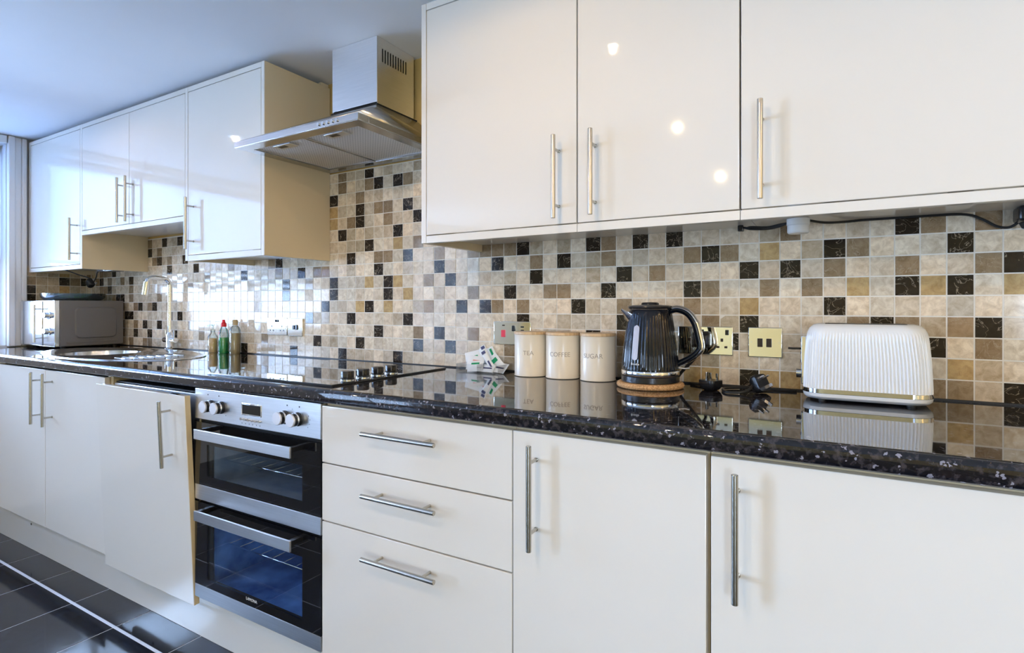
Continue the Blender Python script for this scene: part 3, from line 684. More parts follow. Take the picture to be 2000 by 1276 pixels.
# ------------------------------------------------------------------ cooker hood
t = thing('cooker_hood', 'stainless steel chimney cooker hood with mesh filters over the hob', 'cooker hood', (-1.5, -.2, 1.69))
hx0, hx1, hy = -1.8395, -1.2343, -.438; hz0, hz1 = 1.6885, 1.7095
cx0, cx1, cyf = -1.592, -1.372, -.215
bm = B()
lo = [(hx0, hy, hz1), (hx1, hy, hz1), (hx1, -.006, hz1), (hx0, -.006, hz1)]
hi = [(cx0 - .012, cyf - .012, 1.822), (cx1 + .012, cyf - .012, 1.822), (cx1 + .012, -.006, 1.822), (cx0 - .012, -.006, 1.822)]
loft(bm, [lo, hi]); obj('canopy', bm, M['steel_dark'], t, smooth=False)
bm = B(); th = .0025
box(bm, hx0, hx1, hy, hy + .045, hz0, hz1, .001); box(bm, hx0, hx0 + .045, hy + .045, -.006, hz0, hz1, .001); box(bm, hx1 - .045, hx1, hy + .045, -.006, hz0, hz1, .001); box(bm, hx0 + .045, hx1 - .045, -.05, -.006, hz0, hz1, .001)
rim = obj('rim', bm, M['steel_rim'], t)
bm = B(); frame_u = ((hx0 + .003, hx1 - .003, hy + .003, hy + .045), (hx0 + .003, hx0 + .045, hy + .045, -.05), (hx1 - .045, hx1 - .003, hy + .045, -.05), (hx0 + .003, hx1 - .003, -.05, -.009))
for q in frame_u: box(bm, q[0], q[1], q[2], q[3], hz0 - .0012, hz0)
obj('underside_shade', bm, M['steel_dark'], rim, smooth=False)  # dark sheet below the rim, the underside's shade put into its colour
mid = (hx0 + hx1) / 2
for (a, b_) in ((hx0 + .048, mid - .003), (mid + .003, hx1 - .048)):
    bm = B(); box(bm, a, b_, hy + .048, -.053, hz0 + .004, hz0 + .008, .001); fl_ = obj('grease_filter', bm, M['filter'], t)
    bm = B(); box(bm, a, b_, hy + .046, hy + .052, hz0 + .0015, hz0 + .005); box(bm, a, b_, -.058, -.052, hz0 + .0015, hz0 + .005); box(bm, a, a + .005, hy + .052, -.058, hz0 + .0015, hz0 + .005); box(bm, b_ - .005, b_, hy + .052, -.058, hz0 + .0015, hz0 + .005); obj('filter_frame', bm, M['steel_h'], fl_)
    cxm = (a + b_) / 2
    bm = B(); box(bm, cxm - .045, cxm + .045, hy + .060, hy + .098, hz0 - .0005, hz0 + .0045, .0015); k_ = obj('filter_catch', bm, M['steel'], fl_)
    bm = B(); box(bm, cxm - .030, cxm + .008, hy + .068, hy + .086, hz0 - .0012, hz0 + .0002, .0004); obj('catch_recess', bm, M['black'], fl_)
for i in range(5):
    bm = B(); x = -1.405 + i * .0205; cyl(bm, (x, hy - .004, 1.7), (x, hy + .001, 1.7), .0052, 12); obj('button', bm, M['chrome'], t)
bm = B(); box(bm, cx0 - .004, cx1 + .004, cyf - .004, -.006, 1.8215, 1.832); obj('collar', bm, M['dark'], t, smooth=False)
bm = B(); box(bm, cx0, cx1, cyf, cyf + .002, 1.838, ZC - .001, .0005); box(bm, cx0, cx0 + .002, cyf + .002, -.02, 1.832, ZC - .001); 
# right side of the flue cover, with its vent slots left open
ys_ = cyf + .002; sl = [(-.190 + i * .0135, -.190 + i * .0135 + .0060) for i in range(10)]
prev_ = ys_
for (a, b_) in sl:
    box(bm, cx1 - .002, cx1, prev_, a, 1.832, ZC - .001); box(bm, cx1 - .002, cx1, a, b_, 1.832, 1.985); box(bm, cx1 - .002, cx1, a, b_, 2.032, ZC - .001); prev_ = b_
box(bm, cx1 - .002, cx1, prev_, -.02, 1.832, ZC - .001)
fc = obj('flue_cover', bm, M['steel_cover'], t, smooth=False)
bm = B(); box(bm, cx0 + .01, cx1 - .012, cyf + .012, -.012, 1.834, ZC - .002); obj('inner_duct', bm, M['dark'], t, smooth=False)

# ------------------------------------------------------------------ microwave and the dish on it
t = thing('microwave', 'small silver microwave oven with two knobs in the corner by the window', 'microwave', (-3.70, -.19, .905))
mx0, mx1, my0, my1, mz0, mz1 = -3.905, -3.490, -.330, -.030, .917, 1.160
bm = B(); box(bm, mx0 + .003, mx1, my0, my1, mz0, mz1, .004)
body = obj('casing', bm, M['micro_side'], t)
bm = B(); lp = rrect(my0 + .065, my1 - .035, mz0 + .040, mz1 - .035, .025)
loft(bm, [[(mx1 - .0005, y, z) for y, z in lp], [(mx1 + .007, y * 1.0, z) for y, z in [((y - (-.165)) * .94 - .165, (z - 1.04) * .94 + 1.04) for y, z in lp]]]); obj('pressed_panel', bm, M['micro_side'], body)
bm = B(); box(bm, mx1, mx1 + .004, my0 + .03, my1 - .03, mz0 + .018, mz0 + .024, .001); obj('pressed_ridge', bm, M['micro_side'], body)
bm = B(); box(bm, mx0, mx1 - .002, my0 - .022, my0, mz0, mz1, .003); fr = obj('front_panel', bm, M['micro_front'], t)
bm = B(); box(bm, mx0 + .002, mx1 - .140, my0 - .026, my0 - .022, mz0 + .004, mz1 - .004, .002); dr = obj('door', bm, M['micro_front'], t)
bm = B(); xh = mx1 - .158; cyl(bm, (xh, my0 - .052, mz0 + .020), (xh, my0 - .052, mz1 - .022), .0055, 14)
for z in (mz0 + .045, mz1 - .045): cyl(bm, (xh, my0 - .05, z), (xh, my0 - .026, z), .0045, 10)
obj('handle', bm, M['steel'], dr)
for z in (1.082, .998):
    bm = B(); f = B(); lathe(bm, [(.021, 0), (.021, .004), (.017, .006), (.016, .022), (.014, .024)], n=28); join(f, bm, 0, Matrix.Translation((mx1 - .065, my0 - .022, z)) @ Matrix.Rotation(PI / 2, 4, 'X')); obj('knob', f, M['chrome'], fr)
for (x, y) in ((mx0 + .05, my0 + .03), (mx1 - .04, my0 + .03), (mx0 + .05, my1 - .03), (mx1 - .04, my1 - .03)):
    bm = B(); cyl(bm, (x, y, .9053), (x, y, .9175), .013, 14); obj('foot', bm, M['black_matte'], t)
t = thing('glass_dish', 'shallow patterned blue-green glass dish lying on top of the microwave', 'dish', (-3.712, -.182, 1.1602))
bm = B(); lathe(bm, [(.105, 0.0002), (.128, .004), (.142, .018), (.147, .040), (.144, .0405), (.138, .020), (.124, .008), (.001, .0065)], n=64, fl=lambda a, r, z: r * (1 + (.012 * math.cos(32 * a) if .003 < z < .035 and r > .12 else 0)), caps=False); lathe(bm, [(.001, .0002), (.105, .0002)], n=64, caps=False)
obj('bowl', bm, M['dish_glass'], t, local=True)
bm = B(); random.seed(3)
for i in range(16):
    a = random.uniform(0, 6.28); r = random.uniform(.02, .11); p = Vector((r * math.cos(a), r * math.sin(a), .010)); q = p + Vector((random.uniform(-.02, .02), random.uniform(-.02, .02), .018))
    tube(bm, [p, (p + q) / 2, q], lambda s: .0045 * (1.1 - abs(2 * s - 1)), 6, flat=.3)
o = obj('leaf_pattern', bm, M['leaf'], t, local=True)

# power adaptor and hanging plug under the corner cupboard
def plug_mesh(pins=True):
    bm = B(); lp = rrect(-.024, .024, -.022, .024, .009)
    loft(bm, [[(x * .98, y * .98, 0) for x, y in lp], [(x, y, .003) for x, y in lp], [(x, y, .014) for x, y in lp], [(x * .8, y * .8, .023) for x, y in lp], [(x * .55, y * .6, .027) for x, y in lp]])
    return bm
def pins_mesh():
    bm = B(); box(bm, -.002, .002, .011, .019, -.0215, 0, .0005); box(bm, -.0135, -.0075, -.013, -.009, -.017, 0, .0005); box(bm, .0075, .0135, -.013, -.009, -.017, 0, .0005); return bm
def plug(name, label, loc, rot, cord, group=None, cord_r=.0032, lab=True):
    """UK plug; local z = away from the pins; cord points in world coordinates"""
    t = thing(name, label, 'plug', loc, 0, group)
    R_ = rot.to_4x4() if hasattr(rot, 'to_4x4') else rot
    f = B(); join(f, plug_mesh(), 0, R_); obj('plug_body', f, M['black'], t, local=True)
    f = B(); join(f, pins_mesh(), 0, R_); obj('pins', f, M['chrome'], t, local=True)
    bm = B(); tube(bm, [(0, 0, .0) if False else tuple(R_ @ Vector((0, -.018, .012)))] + [tuple(Vector(p) - Vector(loc)) for p in cord], cord_r, 8, smooth=8); obj('cord', bm, M['black_matte'], t, local=True)
    return t
t = thing('power_adaptor', 'flat black power adaptor fixed under the corner wall cupboard', 'adaptor', (-3.40, -.12, 1.315))
bm = B(); box(bm, -3.50, -3.325, -.16, -.10, 1.3185, 1.3410, .004); obj('casing', bm, M['black'], t)
bm = B(); box(bm, -3.425, -3.410, -.162, -.159, 1.322, 1.330, .0008); obj('label_patch', bm, M['steel'], t)
plug('hanging_plug', 'black plug dangling on its cord above the glass dish in the corner', (-3.62, -.13, 1.262), Matrix.Rotation(math.radians(110), 3, 'X') @ Matrix.Rotation(.4, 3, 'Z'), [(-3.60, -.12, 1.29), (-3.56, -.13, 1.318), (-3.52, -.13, 1.330), (-3.50, -.13, 1.330)])
bm = B(); tube(bm, [(-3.79, -.20, 1.3395), (-3.74, -.18, 1.322), (-3.69, -.16, 1.305), (-3.64, -.14, 1.290), (-3.625, -.128, 1.2765)], .0032, 8, smooth=6); tag(obj('loose_cable', bm, M['black_matte'], loc=(-3.7, -.17, 1.33)), 'thin black cable sagging under the corner wall cupboard', 'cable')

# ------------------------------------------------------------------ sockets and switches
def plate(x0, x1, z0, z1, name, label, cat, group=None):
    t = thing(name, label, cat, ((x0 + x1) / 2, -.0035, (z0 + z1) / 2), 0, group)
    bm = B(); box(bm, x0, x1, -.0105, -.0036, z0, z1, .0022, 3); obj('faceplate', bm, M['plate'], t); return t
def hole(t, x0, x1, z0, z1, m='brown_insert', name='slot', y=-.0112): 
    bm = B(); box(bm, x0, x1, y, -.0104, z0, z1, .0008 if x1 - x0 > .003 else 0); return obj(name, bm, M[m], t)
def gang(t, cx_, zc, w_=1.0):
    hole(t, cx_ - .0035, cx_ + .0035, zc - .002, zc + .007, name='earth_slot'); hole(t, cx_ - .0145, cx_ - .0065, zc - .020, zc - .014); hole(t, cx_ + .0065, cx_ + .0145, zc - .020, zc - .014)
def rocker(t, cx_, zc, m='black', s=1.0):
    bm = B(); box(bm, cx_ - .005 * s, cx_ + .005 * s, -.0145, -.0104, zc - .008 * s, zc + .008 * s, .0012); return obj('rocker_switch', bm, M[m], t)
def screws(t, x0, x1, z):
    for x in (x0, x1):
        bm = B(); cyl(bm, (x, -.0120, z), (x, -.0104, z), .0030, 12); obj('screw', bm, M['chrome'], t)
t = plate(-2.248, -2.110, .998, 1.076, 'double_socket', 'chrome double socket on the tiles left of the hob', 'socket', 'chrome wall sockets and switches')
for cx_ in (-2.214, -2.144): gang(t, cx_, 1.036)
rocker(t, -2.187, 1.062, s=.8); rocker(t, -2.171, 1.062, s=.8); screws(t, -2.241, -2.117, 1.037)
t = plate(-2.106, -2.008, .996, 1.074, 'switch_plate', 'single chrome fused switch beside the left double socket', 'switch', 'chrome wall sockets and switches')
rocker(t, -2.064, 1.036, s=1.2); rocker(t, -2.045, 1.036, s=1.4)
t = plate(-1.023, -.877, .996, 1.076, 'cooker_switch', 'chrome cooker control plate with a red switch, behind the tea canister', 'switch', 'chrome wall sockets and switches')
hole(t, -.988, -.978, 1.060, 1.064, 'brown_insert', 'label_mark'); rocker(t, -.983, 1.034, 'switch_red', 1.5); rocker(t, -.9425, 1.052, 'black', 1.2)
hole(t, -.915, -.903, 1.055, 1.060, 'black', 'socket_slot'); hole(t, -.915, -.903, 1.045, 1.048, 'black', 'socket_slot')
t = plate(-.392, -.243, .990, 1.070, 'double_socket', 'gold-tinted double socket partly behind the kettle handle, plug in it', 'socket', 'chrome wall sockets and switches')
gang(t, -.272, 1.030); rocker(t, -.2585, 1.054, s=.9); rocker(t, -.325, 1.054, s=.9); gang(t, -.36, 1.030); screws(t, -.250, -.385, 1.037)
t = plate(-.204, -.120, .989, 1.070, 'fused_spur', 'square gold-tinted fused spur switch plate left of the toaster', 'switch', 'chrome wall sockets and switches')
hole(t, -.181, -.168, 1.017, 1.040, name='fuse_carrier'); hole(t, -.159, -.146, 1.017, 1.040, name='rocker_switch', y=-.0135); screws(t, -.196, -.127, 1.030)
# plug in the right double socket, cord looping back towards the kettle base
plug('kettle_plug', 'black plug pushed into the right double socket, cord curling down', (-.325, -.0115, 1.032), Matrix.Rotation(PI / 2, 3, 'X'), [(-.323, -.050, 1.000), (-.345, -.055, .972), (-.375, -.045, .940), (-.395, -.035, .9125), (-.40, -.045, .9095), (-.41, -.06, .9095)], cord_r=.0045)

# ------------------------------------------------------------------ soap bottles by the sink
t = thing('soap_dispenser', 'amber soap in a clear pump bottle, left of the green washing-up bottle', 'bottle', (-2.610, -.045, .905))
bm = B(); lathe(bm, [(.019, .0005), (.020, .003), (.020, .068), (.017, .070)], n=24); obj('soap', bm, M['amber'], t, local=True)
bm = B(); lathe(bm, [(.0215, .0003), (.022, .004), (.022, .078), (.012, .092), (.009, .098), (.009, .104)], n=24, caps=False); obj('bottle', bm, M['bottle_clear'], t, local=True)
bm = B(); lathe(bm, [(.010, .098), (.010, .110), (.004, .112), (.004, .128), (.008, .130), (.008, .136), (.003, .137)], n=16); tube(bm, [(0, 0, .133), (-.012, -.01, .133), (-.02, -.016, .129)], .003, 8); obj('pump', bm, M['bottle_clear'], t, local=True)
t = thing('dish_soap_bottle', 'clear washing-up bottle of green liquid with a red cap by the tiles', 'bottle', (-2.515, -.050, .905))
bm = B(); lathe(bm, [(.020, .0004), (.0215, .004), (.0215, .070), (.020, .075), (.001, .075)], n=24, caps=False); lathe(bm, [(.001, .0004), (.020, .0004)], n=24, caps=False); obj('liquid', bm, M['green'], t, local=True)
bm = B(); lathe(bm, [(.0225, .0003), (.023, .005), (.023, .085), (.019, .108), (.012, .122), (.009, .128), (.009, .134)], n=24, caps=False); obj('bottle', bm, M['bottle_clear'], t, local=True)
bm = B(); lathe(bm, [(.0125, .126), (.0125, .142), (.008, .146), (.006, .158), (.005, .160)], n=18); obj('cap', bm, M['red'], t, local=True)
bm = B(); lathe(bm, [(.0233, .088), (.0205, .104)], n=24, caps=False); bmesh.ops.delete(bm, geom=[f for f in bm.faces if f.calc_center_median().x > .0 or f.calc_center_median().y > 0], context='FACES'); obj('label_sticker', bm, M['pink_print'], t, local=True)
t = thing('cleaner_bottle', 'clear bottle half full of brown liquid with a tan cap, right of the green one', 'bottle', (-2.435, -.045, .905))
bm = B(); lathe(bm, [(.021, .0004), (.0225, .004), (.0225, .098), (.001, .098)], n=24, caps=False); lathe(bm, [(.001, .0004), (.021, .0004)], n=24, caps=False); obj('liquid', bm, M['brown'], t, local=True)
bm = B(); lathe(bm, [(.0235, .0003), (.024, .005), (.024, .110), (.019, .124), (.011, .132), (.011, .138)], n=24, caps=False); obj('bottle', bm, M['bottle_clear'], t, local=True)
bm = B(); lathe(bm, [(.0135, .134), (.014, .138), (.014, .154), (.010, .160)], n=18); obj('cap', bm, M['brown'], t, local=True)

# ------------------------------------------------------------------ canisters
def canister(x, y, word, label, turn):
    t = thing('storage_canister', label, 'canister', (x, y, .905), 0, 'cream storage canisters')
    bm = B(); lathe(bm, [(.050, .0006), (.0535, .0015), (.054, .0035), (.0528, .0055), (.0528, .130), (.0535, .1325)], n=56); obj('tin', bm, M['canister'], t, local=True)
    bm = B(); lathe(bm, [(.0530, .1326), (.0542, .1335), (.0542, .1395), (.053, .1415), (.001, .1418)], n=56, caps=False); obj('lid', bm, M['wood'], t, local=True)
    f = text_bm(word, .0195, .0002)
    for v_ in f.verts:
        a = -PI / 2 + turn + v_.co.x / .053; r = .0530 + v_.co.z
        v_.co = Vector((r * math.cos(a), r * math.sin(a), .075 + v_.co.y))
    obj('lettering', f, M['letter'], t, local=True, smooth=False)
    return t
canister(-.846, -.066, 'TEA', 'cream canister with a pale wood lid reading TEA, left of three', .33)
canister(-.733, -.066, 'COFFEE', 'cream canister with a pale wood lid reading COFFEE, middle of three', .23)
canister(-.617, -.066, 'SUGAR', 'cream canister with a pale wood lid reading SUGAR, beside the kettle', .06)

# ------------------------------------------------------------------ clear tray of sachets
tx, ty = -1.020, -.070
t = thing('sachet_tray', 'clear acrylic tray holding tea and sugar sachets left of the canisters', 'tray', (tx, ty, .905))
bm = B(); a, b_, h, w_ = .083, .050, .030, .002
box(bm, -a, a, -b_, b_, .0006, .0026); box(bm, -a, -a + w_, -b_, b_, .0026, h); box(bm, a - w_, a, -b_, b_, .0026, h); box(bm, -a + w_, a - w_, -b_, -b_ + w_, .0026, h); box(bm, -a + w_, a - w_, b_ - w_, b_, .0026, h); box(bm, -.001, .001, -b_ + w_, b_ - w_, .0026, h)
obj('tray_box', bm, M['clear'], t, local=True, smooth=False)
def sachet(x, y, z, w_, h_, rot, label, marks, grp, name='sachet'):
    t = thing(name, label, 'sachet', (x, y, z), 0, grp)
    R_ = (Matrix.Rotation(rot[2], 4, 'Z') @ Matrix.Rotation(rot[0], 4, 'X') @ Matrix.Rotation(rot[1], 4, 'Y'))
    bm = B(); nx, ny = 8, 8; fr_, bk = [], []
    for j in range(ny + 1):
        for i in range(nx + 1):
            u, v_ = i / nx * 2 - 1, j / ny * 2 - 1; th_ = .0028 * (1 - u ** 4) * (1 - v_ ** 4)
            p = (u * w_ / 2, v_ * h_ / 2 + h_ / 2)
            fr_.append(bm.verts.new(R_ @ Vector((p[0], -th_ - .0002, p[1])))); bk.append(bm.verts.new(R_ @ Vector((p[0], th_ + .0002, p[1]))))
    q = nx + 1
    for j in range(ny):
        for i in range(nx):
            k = j * q + i; bm.faces.new((fr_[k], fr_[k + 1], fr_[k + q + 1], fr_[k + q])).smooth = True; bm.faces.new((bk[k], bk[k + q], bk[k + q + 1], bk[k + 1])).smooth = True
    for i in range(nx): bm.faces.new((fr_[i], bk[i], bk[i + 1], fr_[i + 1])); k = ny * q + i; bm.faces.new((fr_[k], fr_[k + 1], bk[k + 1], bk[k]))
    for j in range(ny): k = j * q; bm.faces.new((fr_[k], fr_[k + q], bk[k + q], bk[k])); k = j * q + nx; bm.faces.new((fr_[k], bk[k], bk[k + q], fr_[k + q]))
    obj('packet', bm, M['paper'], t, local=True)
    for (mx_, mz, mw, mh, mm) in marks:
        bm = B(); box(bm, mx_ - mw / 2, mx_ + mw / 2, -.0040, -.0032, mz - mh / 2, mz + mh / 2); bm.transform(R_); obj('printed_mark', bm, M[mm], t, local=True)
    return t
G_ = 'sachets in the clear tray'
Z_ = .9085
sachet(-1.070, -.052, Z_, .060, .066, (-.18, -.25, .2), 'white tea sachet with a green mark, upright at the tray left', [(.008, .044, .020, .010, 'green_print'), (-.004, .028, .03, .006, 'pink_print')], G_)
sachet(-1.060, -.078, Z_, .060, .052, (-.35, .12, .25), 'white sachet with faint pink print at the tray front left', [(.0, .018, .022, .005, 'green_print'), (.004, .034, .028, .007, 'pink_print')], G_)
sachet(-1.035, -.040, Z_, .050, .074, (-.05, -.05, .1), 'plain white sachet standing behind the others on the left', [(.0, .05, .02, .006, 'pink_print')], G_)
sachet(-.990, -.062, Z_, .019, .098, (-.12, -.52, .1), 'slim white sugar stick with a navy tip leaning left, tray middle', [(.0, .09, .014, .010, 'navy_print'), (.0, .03, .006, .03, 'navy_print')], G_, 'sugar_stick')
sachet(-.975, -.080, Z_, .019, .086, (-.2, -.62, .15), 'slim white sugar stick with a navy tip leaning left at the tray front', [(.0, .078, .014, .010, 'navy_print'), (.0, .03, .006, .03, 'navy_print')], G_, 'sugar_stick')
sachet(-.985, -.038, Z_, .034, .086, (-.05, -.50, .1), 'white sachet with bold green lettering leaning left at the back right', [(.006, .065, .008, .030, 'green_print'), (.006, .030, .008, .022, 'green_print')], G_)
sachet(-.960, -.088, Z_, .045, .045, (-.9, .15, .1), 'white sachet lying low at the tray right end', [(.0, .02, .03, .006, 'navy_print')], G_)
sachet(-1.000, -.092, Z_, .050, .030, (-.7, .0, -.1), 'white sachet lying flat at the tray front', [(.0, .014, .035, .005, 'navy_print')], G_)

sachet(-1.045, -.096, Z_, .056, .040, (-.55, -.1, .1), 'white sachet with a green stripe leaning on the tray front, left half', [(.0, .028, .030, .006, 'green_print')], G_)
sachet(-.955, -.055, Z_, .036, .070, (-.1, -.75, .1), 'white sachet with small green print slumped at the tray right end', [(.0, .05, .02, .014, 'green_print')], G_)
# ------------------------------------------------------------------ cork mat, kettle
KX, KY = -.440, -.128
t = thing('cork_mat', 'round cork mat under the black kettle', 'mat', (KX, KY, .905))
bm = B(); lathe(bm, [(.084, .0005), (.089, .003), (.091, .008), (.089, .013), (.084, .0155)], n=56); obj('disc', bm, M['cork'], t, local=True)
t = thing('electric_kettle', 'glossy black ribbed electric kettle with a silver-edged handle on a cork mat', 'kettle', (KX, KY, .9208))
bm = B(); lathe(bm, [(.074, .0003), (.078, .002), (.078, .016), (.074, .019)], n=64); obj('power_base', bm, M['black'], t, local=True)
bm = B(); lathe(bm, [(.0772, .0195), (.0782, .021), (.0782, .031), (.0772, .0325)], n=64); obj('chrome_ring', bm, M['chrome'], t, local=True)
def flute(a, r, z):
    k = min(1, max(0, (z - .033) / .01)) * min(1, max(0, (.186 - z) / .02)); return r * (1 - .018 * k * (.5 + .5 * math.cos(50 * a)))
prof = [(.0765, .033), (.0768, .038)] + [(.0768 - .0185 * (i / 20) ** 1.35, .038 + .150 * i / 20) for i in range(1, 21)] + [(.0570, .193), (.0545, .198)]
bm = B(); lathe(bm, prof, n=500, fl=flute); kb = obj('body', bm, M['navy'], t, local=True)
bm = B(); lathe(bm, [(.0545, .1985), (.0585, .200), (.0600, .203), (.0590, .2065), (.050, .209), (.024, .2105), (.0235, .214), (.021, .2165), (.001, .2175)], n=56, caps=False); obj('lid', bm, M['black'], t, local=True)
def surf_r(z):
    for (r0, z0_), (r1, z1_) in zip(prof, prof[1:]):
        if z0_ <= z <= z1_ and z1_ > z0_: return r0 + (r1 - r0) * (z - z0_) / (z1_ - z0_)
    return .0768
# water window on the camera side
aw = math.radians(-106)
bm = B(); K = 14; outl = []
for k in range(K + 1): a = PI * k / K; outl.append((.0088 * math.cos(a), .147 + .0088 * math.sin(a)))
for k in range(K + 1): a = PI + PI * k / K; outl.append((.0088 * math.cos(a), .070 + .0088 * math.sin(a)))
def on_body(s, z, d): r = surf_r(z) + d; a = aw + s / r; return (r * math.cos(a), r * math.sin(a), z)
# dense strip mesh following the body
def capsule(d, grow):
    rows_ = []
    nz = 24; zlo, zhi = .070 - .0088 * grow, .147 + .0088 * grow
    for j in range(nz + 1):
        z = zlo + (zhi - zlo) * j / nz; hw = .0088 * grow
        if z < .070: hw = math.sqrt(max(1e-8, hw ** 2 - (z - .070) ** 2))
        elif z > .147: hw = math.sqrt(max(1e-8, hw ** 2 - (z - .147) ** 2))
        rows_.append([(-hw + 2 * hw * i / 6, z) for i in range(7)])
    return rows_
rw = capsule(0, 1.0); vv = [[bm.verts.new(on_body(s, z, .0012)) for s, z in row] for row in rw]
for a_, b2 in zip(vv, vv[1:]):
    for i in range(6): bm.faces.new((a_[i], a_[i + 1], b2[i + 1], b2[i])).smooth = True
obj('water_window', bm, M['kettle_window'], t, local=True)
f = text_bm('Breville', .0085, .0002)
for v_ in f.verts:
    z = .052 + v_.co.y; r = surf_r(z) + .0006 + v_.co.z; a = aw + .02 + v_.co.x / r; v_.co = Vector((r * math.cos(a), r * math.sin(a), z))
obj('brand_lettering', f, M['white'], t, local=True, smooth=False)
# spout to the left
ha = math.radians(10); hd = Vector((math.cos(ha), math.sin(ha), 0)); sd = Vector((-math.cos(math.radians(22)), -math.sin(math.radians(22)), 0)); side = Vector((-sd.y, sd.x, 0))
bm = B(); loops = []
for (d, zc_, hw, hh) in ((.050, .184, .030, .040), (.063, .191, .021, .026), (.078, .2000, .010, .009)):
    lp = []
    for k in range(14):
        a = PI * k / 13; lp.append(tuple(sd * d + side * (hw * math.cos(a)) + Vector((0, 0, zc_ - hh * math.sin(a)))))
    loops.append(lp)
rs = [[bm.verts.new(p) for p in lp] for lp in loops]
for a_, b2 in zip(rs, rs[1:]):
    for i in range(13): bm.faces.new((a_[i], a_[i + 1], b2[i + 1], b2[i])).smooth = True
bmesh.ops.solidify(bm, geom=list(bm.faces), thickness=.0016)
obj('spout', bm, M['chrome'], t, local=True)
# handle: black core with a silver outer band
hp = [(.048, .192), (.072, .197), (.098, .186), (.116, .160), (.126, .122), (.130, .096), (.118, .078), (.096, .062), (.070, .048)]
P3 = lambda pts, o=0: [tuple(hd * (x + o) + Vector((0, 0, z))) for x, z in pts]
sidev = tuple(Vector((-hd.y, hd.x, 0)))
bm = B(); tube(bm, P3(hp), .0085, 14, smooth=6, up=sidev, flat=1.45); hb = obj('handle', bm, M['navy'], t, local=True)
bm = B(); hp2 = [(x + .0045 * max(0, (x - .05) / .08), z + .0045 * (1 if z > .12 else -.4)) for x, z in hp]; tube(bm, P3(hp2), .0078, 12, smooth=6, up=sidev, flat=1.35); obj('handle_band', bm, M['chrome'], hb, local=True)
hp3 = [(.060, .178), (.085, .172), (.098, .148), (.105, .118), (.104, .096), (.085, .078), (.072, .070)]
bm = B(); tube(bm, [tuple(hd * .074 + Vector((0, 0, .040))), tuple(hd * .092 + Vector((0, 0, .038))), tuple(hd * .104 + Vector((0, 0, .040)))], .0055, 10, flat=.5); obj('switch_lever', bm, M['steel'], t, local=True)

# ------------------------------------------------------------------ two loose plugs with their cords
plug('loose_plug', 'black plug lying pins-up on the worktop just right of the kettle', (-.283, -.110, .9325), Matrix.Rotation(PI, 3, 'X') @ Matrix.Rotation(.5, 3, 'Z'), [(-.288, -.080, .914), (-.305, -.060, .9095), (-.330, -.045, .9087), (-.352, -.030, .9087)], 'loose black plugs on the worktop')
plug('loose_plug', 'black plug tipped on its side with pins towards the toaster', (-.158, -.105, .9345), Matrix.Rotation(math.radians(-28), 3, 'Z') @ Matrix.Rotation(math.radians(-118), 3, 'Y') @ Matrix.Rotation(PI / 2, 3, 'Z'), [(-.185, -.125, .918), (-.205, -.145, .910), (-.235, -.150, .9087), (-.250, -.125, .9087), (-.252, -.085, .9088), (-.22, -.055, .909), (-.16, -.040, .909), (-.085, -.030, .9087)], 'loose black plugs on the worktop')

# ------------------------------------------------------------------ toaster
t = thing('toaster', 'white ribbed two-slice toaster with a chrome band at its base', 'toaster', (.060, -.100, .905))
def toast_loop(hx, hy, z, rad, amp, n=848):
    # rounded rectangle sampled evenly, with vertical ribs
    per = 4 * (hx - rad) + 4 * (hy - rad) + 2 * PI * rad; out = []
    for i in range(n):
        s = per * i / n; q = s
        segs = [('l', 2 * (hx - rad), (-hx + rad, -hy), (1, 0), (0, -1)), ('a', PI * rad / 2, (hx - rad, -hy + rad), -PI / 2, None), ('l', 2 * (hy - rad), (hx, -hy + rad), (0, 1), (1, 0)), ('a', PI * rad / 2, (hx - rad, hy - rad), 0, None),
                ('l', 2 * (hx - rad), (hx - rad, hy), (-1, 0), (0, 1)), ('a', PI * rad / 2, (-hx + rad, hy - rad), PI / 2, None), ('l', 2 * (hy - rad), (-hx, hy - rad), (0, -1), (-1, 0)), ('a', PI * rad / 2, (-hx + rad, -hy + rad), PI, None)]
        for kind, L_, p0, d_, nn in segs:
            if q <= L_ or kind == 'a' and p0 == (-hx + rad, -hy + rad) and d_ == PI:
                if kind == 'l': x, y, nx_, ny_ = p0[0] + d_[0] * q, p0[1] + d_[1] * q, nn[0], nn[1]
                else: a = d_ + q / rad; nx_, ny_ = math.cos(a), math.sin(a); x, y = p0[0] + rad * nx_, p0[1] + rad * ny_
                break
            q -= L_
        o_ = amp * (.5 + .5 * math.cos(2 * PI * i * 106 / n))
        out.append((x - nx_ * o_, y - ny_ * o_, z))
    return out
bm = B(); prof_t = []
H_ = .180
for (z, hx, hy, rad, amp) in ((.0300, .1265, .073, .045, .0), (.031, .1268, .0732, .045, .0030), (.060, .1258, .0725, .045, .0032), (.100, .1238, .071, .044, .0032), (.140, .1205, .068, .042, .0028), (.152, .1190, .067, .042, .0012), (.160, .1175, .0655, .041, .0), (.170, .113, .061, .038, 0), (.177, .106, .054, .035, 0), (H_, .096, .045, .030, 0)):
    prof_t.append(toast_loop(hx, hy, z, rad, amp))
loft(bm, prof_t, cap=(True, True)); tb = obj('body', bm, M['white'], t, local=True)
bm = B(); loft(bm, [toast_loop(.1272, .0737, .020, .0452, 0, 120), toast_loop(.1276, .0741, .0205, .0455, 0, 120), toast_loop(.1276, .0741, .0296, .0455, 0, 120), toast_loop(.1272, .0737, .030, .0452, 0, 120)]); obj('chrome_band', bm, M['chrome'], t, local=True)
bm = B(); loft(bm, [toast_loop(.112, .058, .0045, .040, 0, 120), toast_loop(.121, .067, .0065, .043, 0, 120), toast_loop(.1255, .0725, .012, .045, 0, 120), toast_loop(.1268, .0733, .0198, .045, 0, 120)]); obj('base', bm, M['white'], t, local=True)
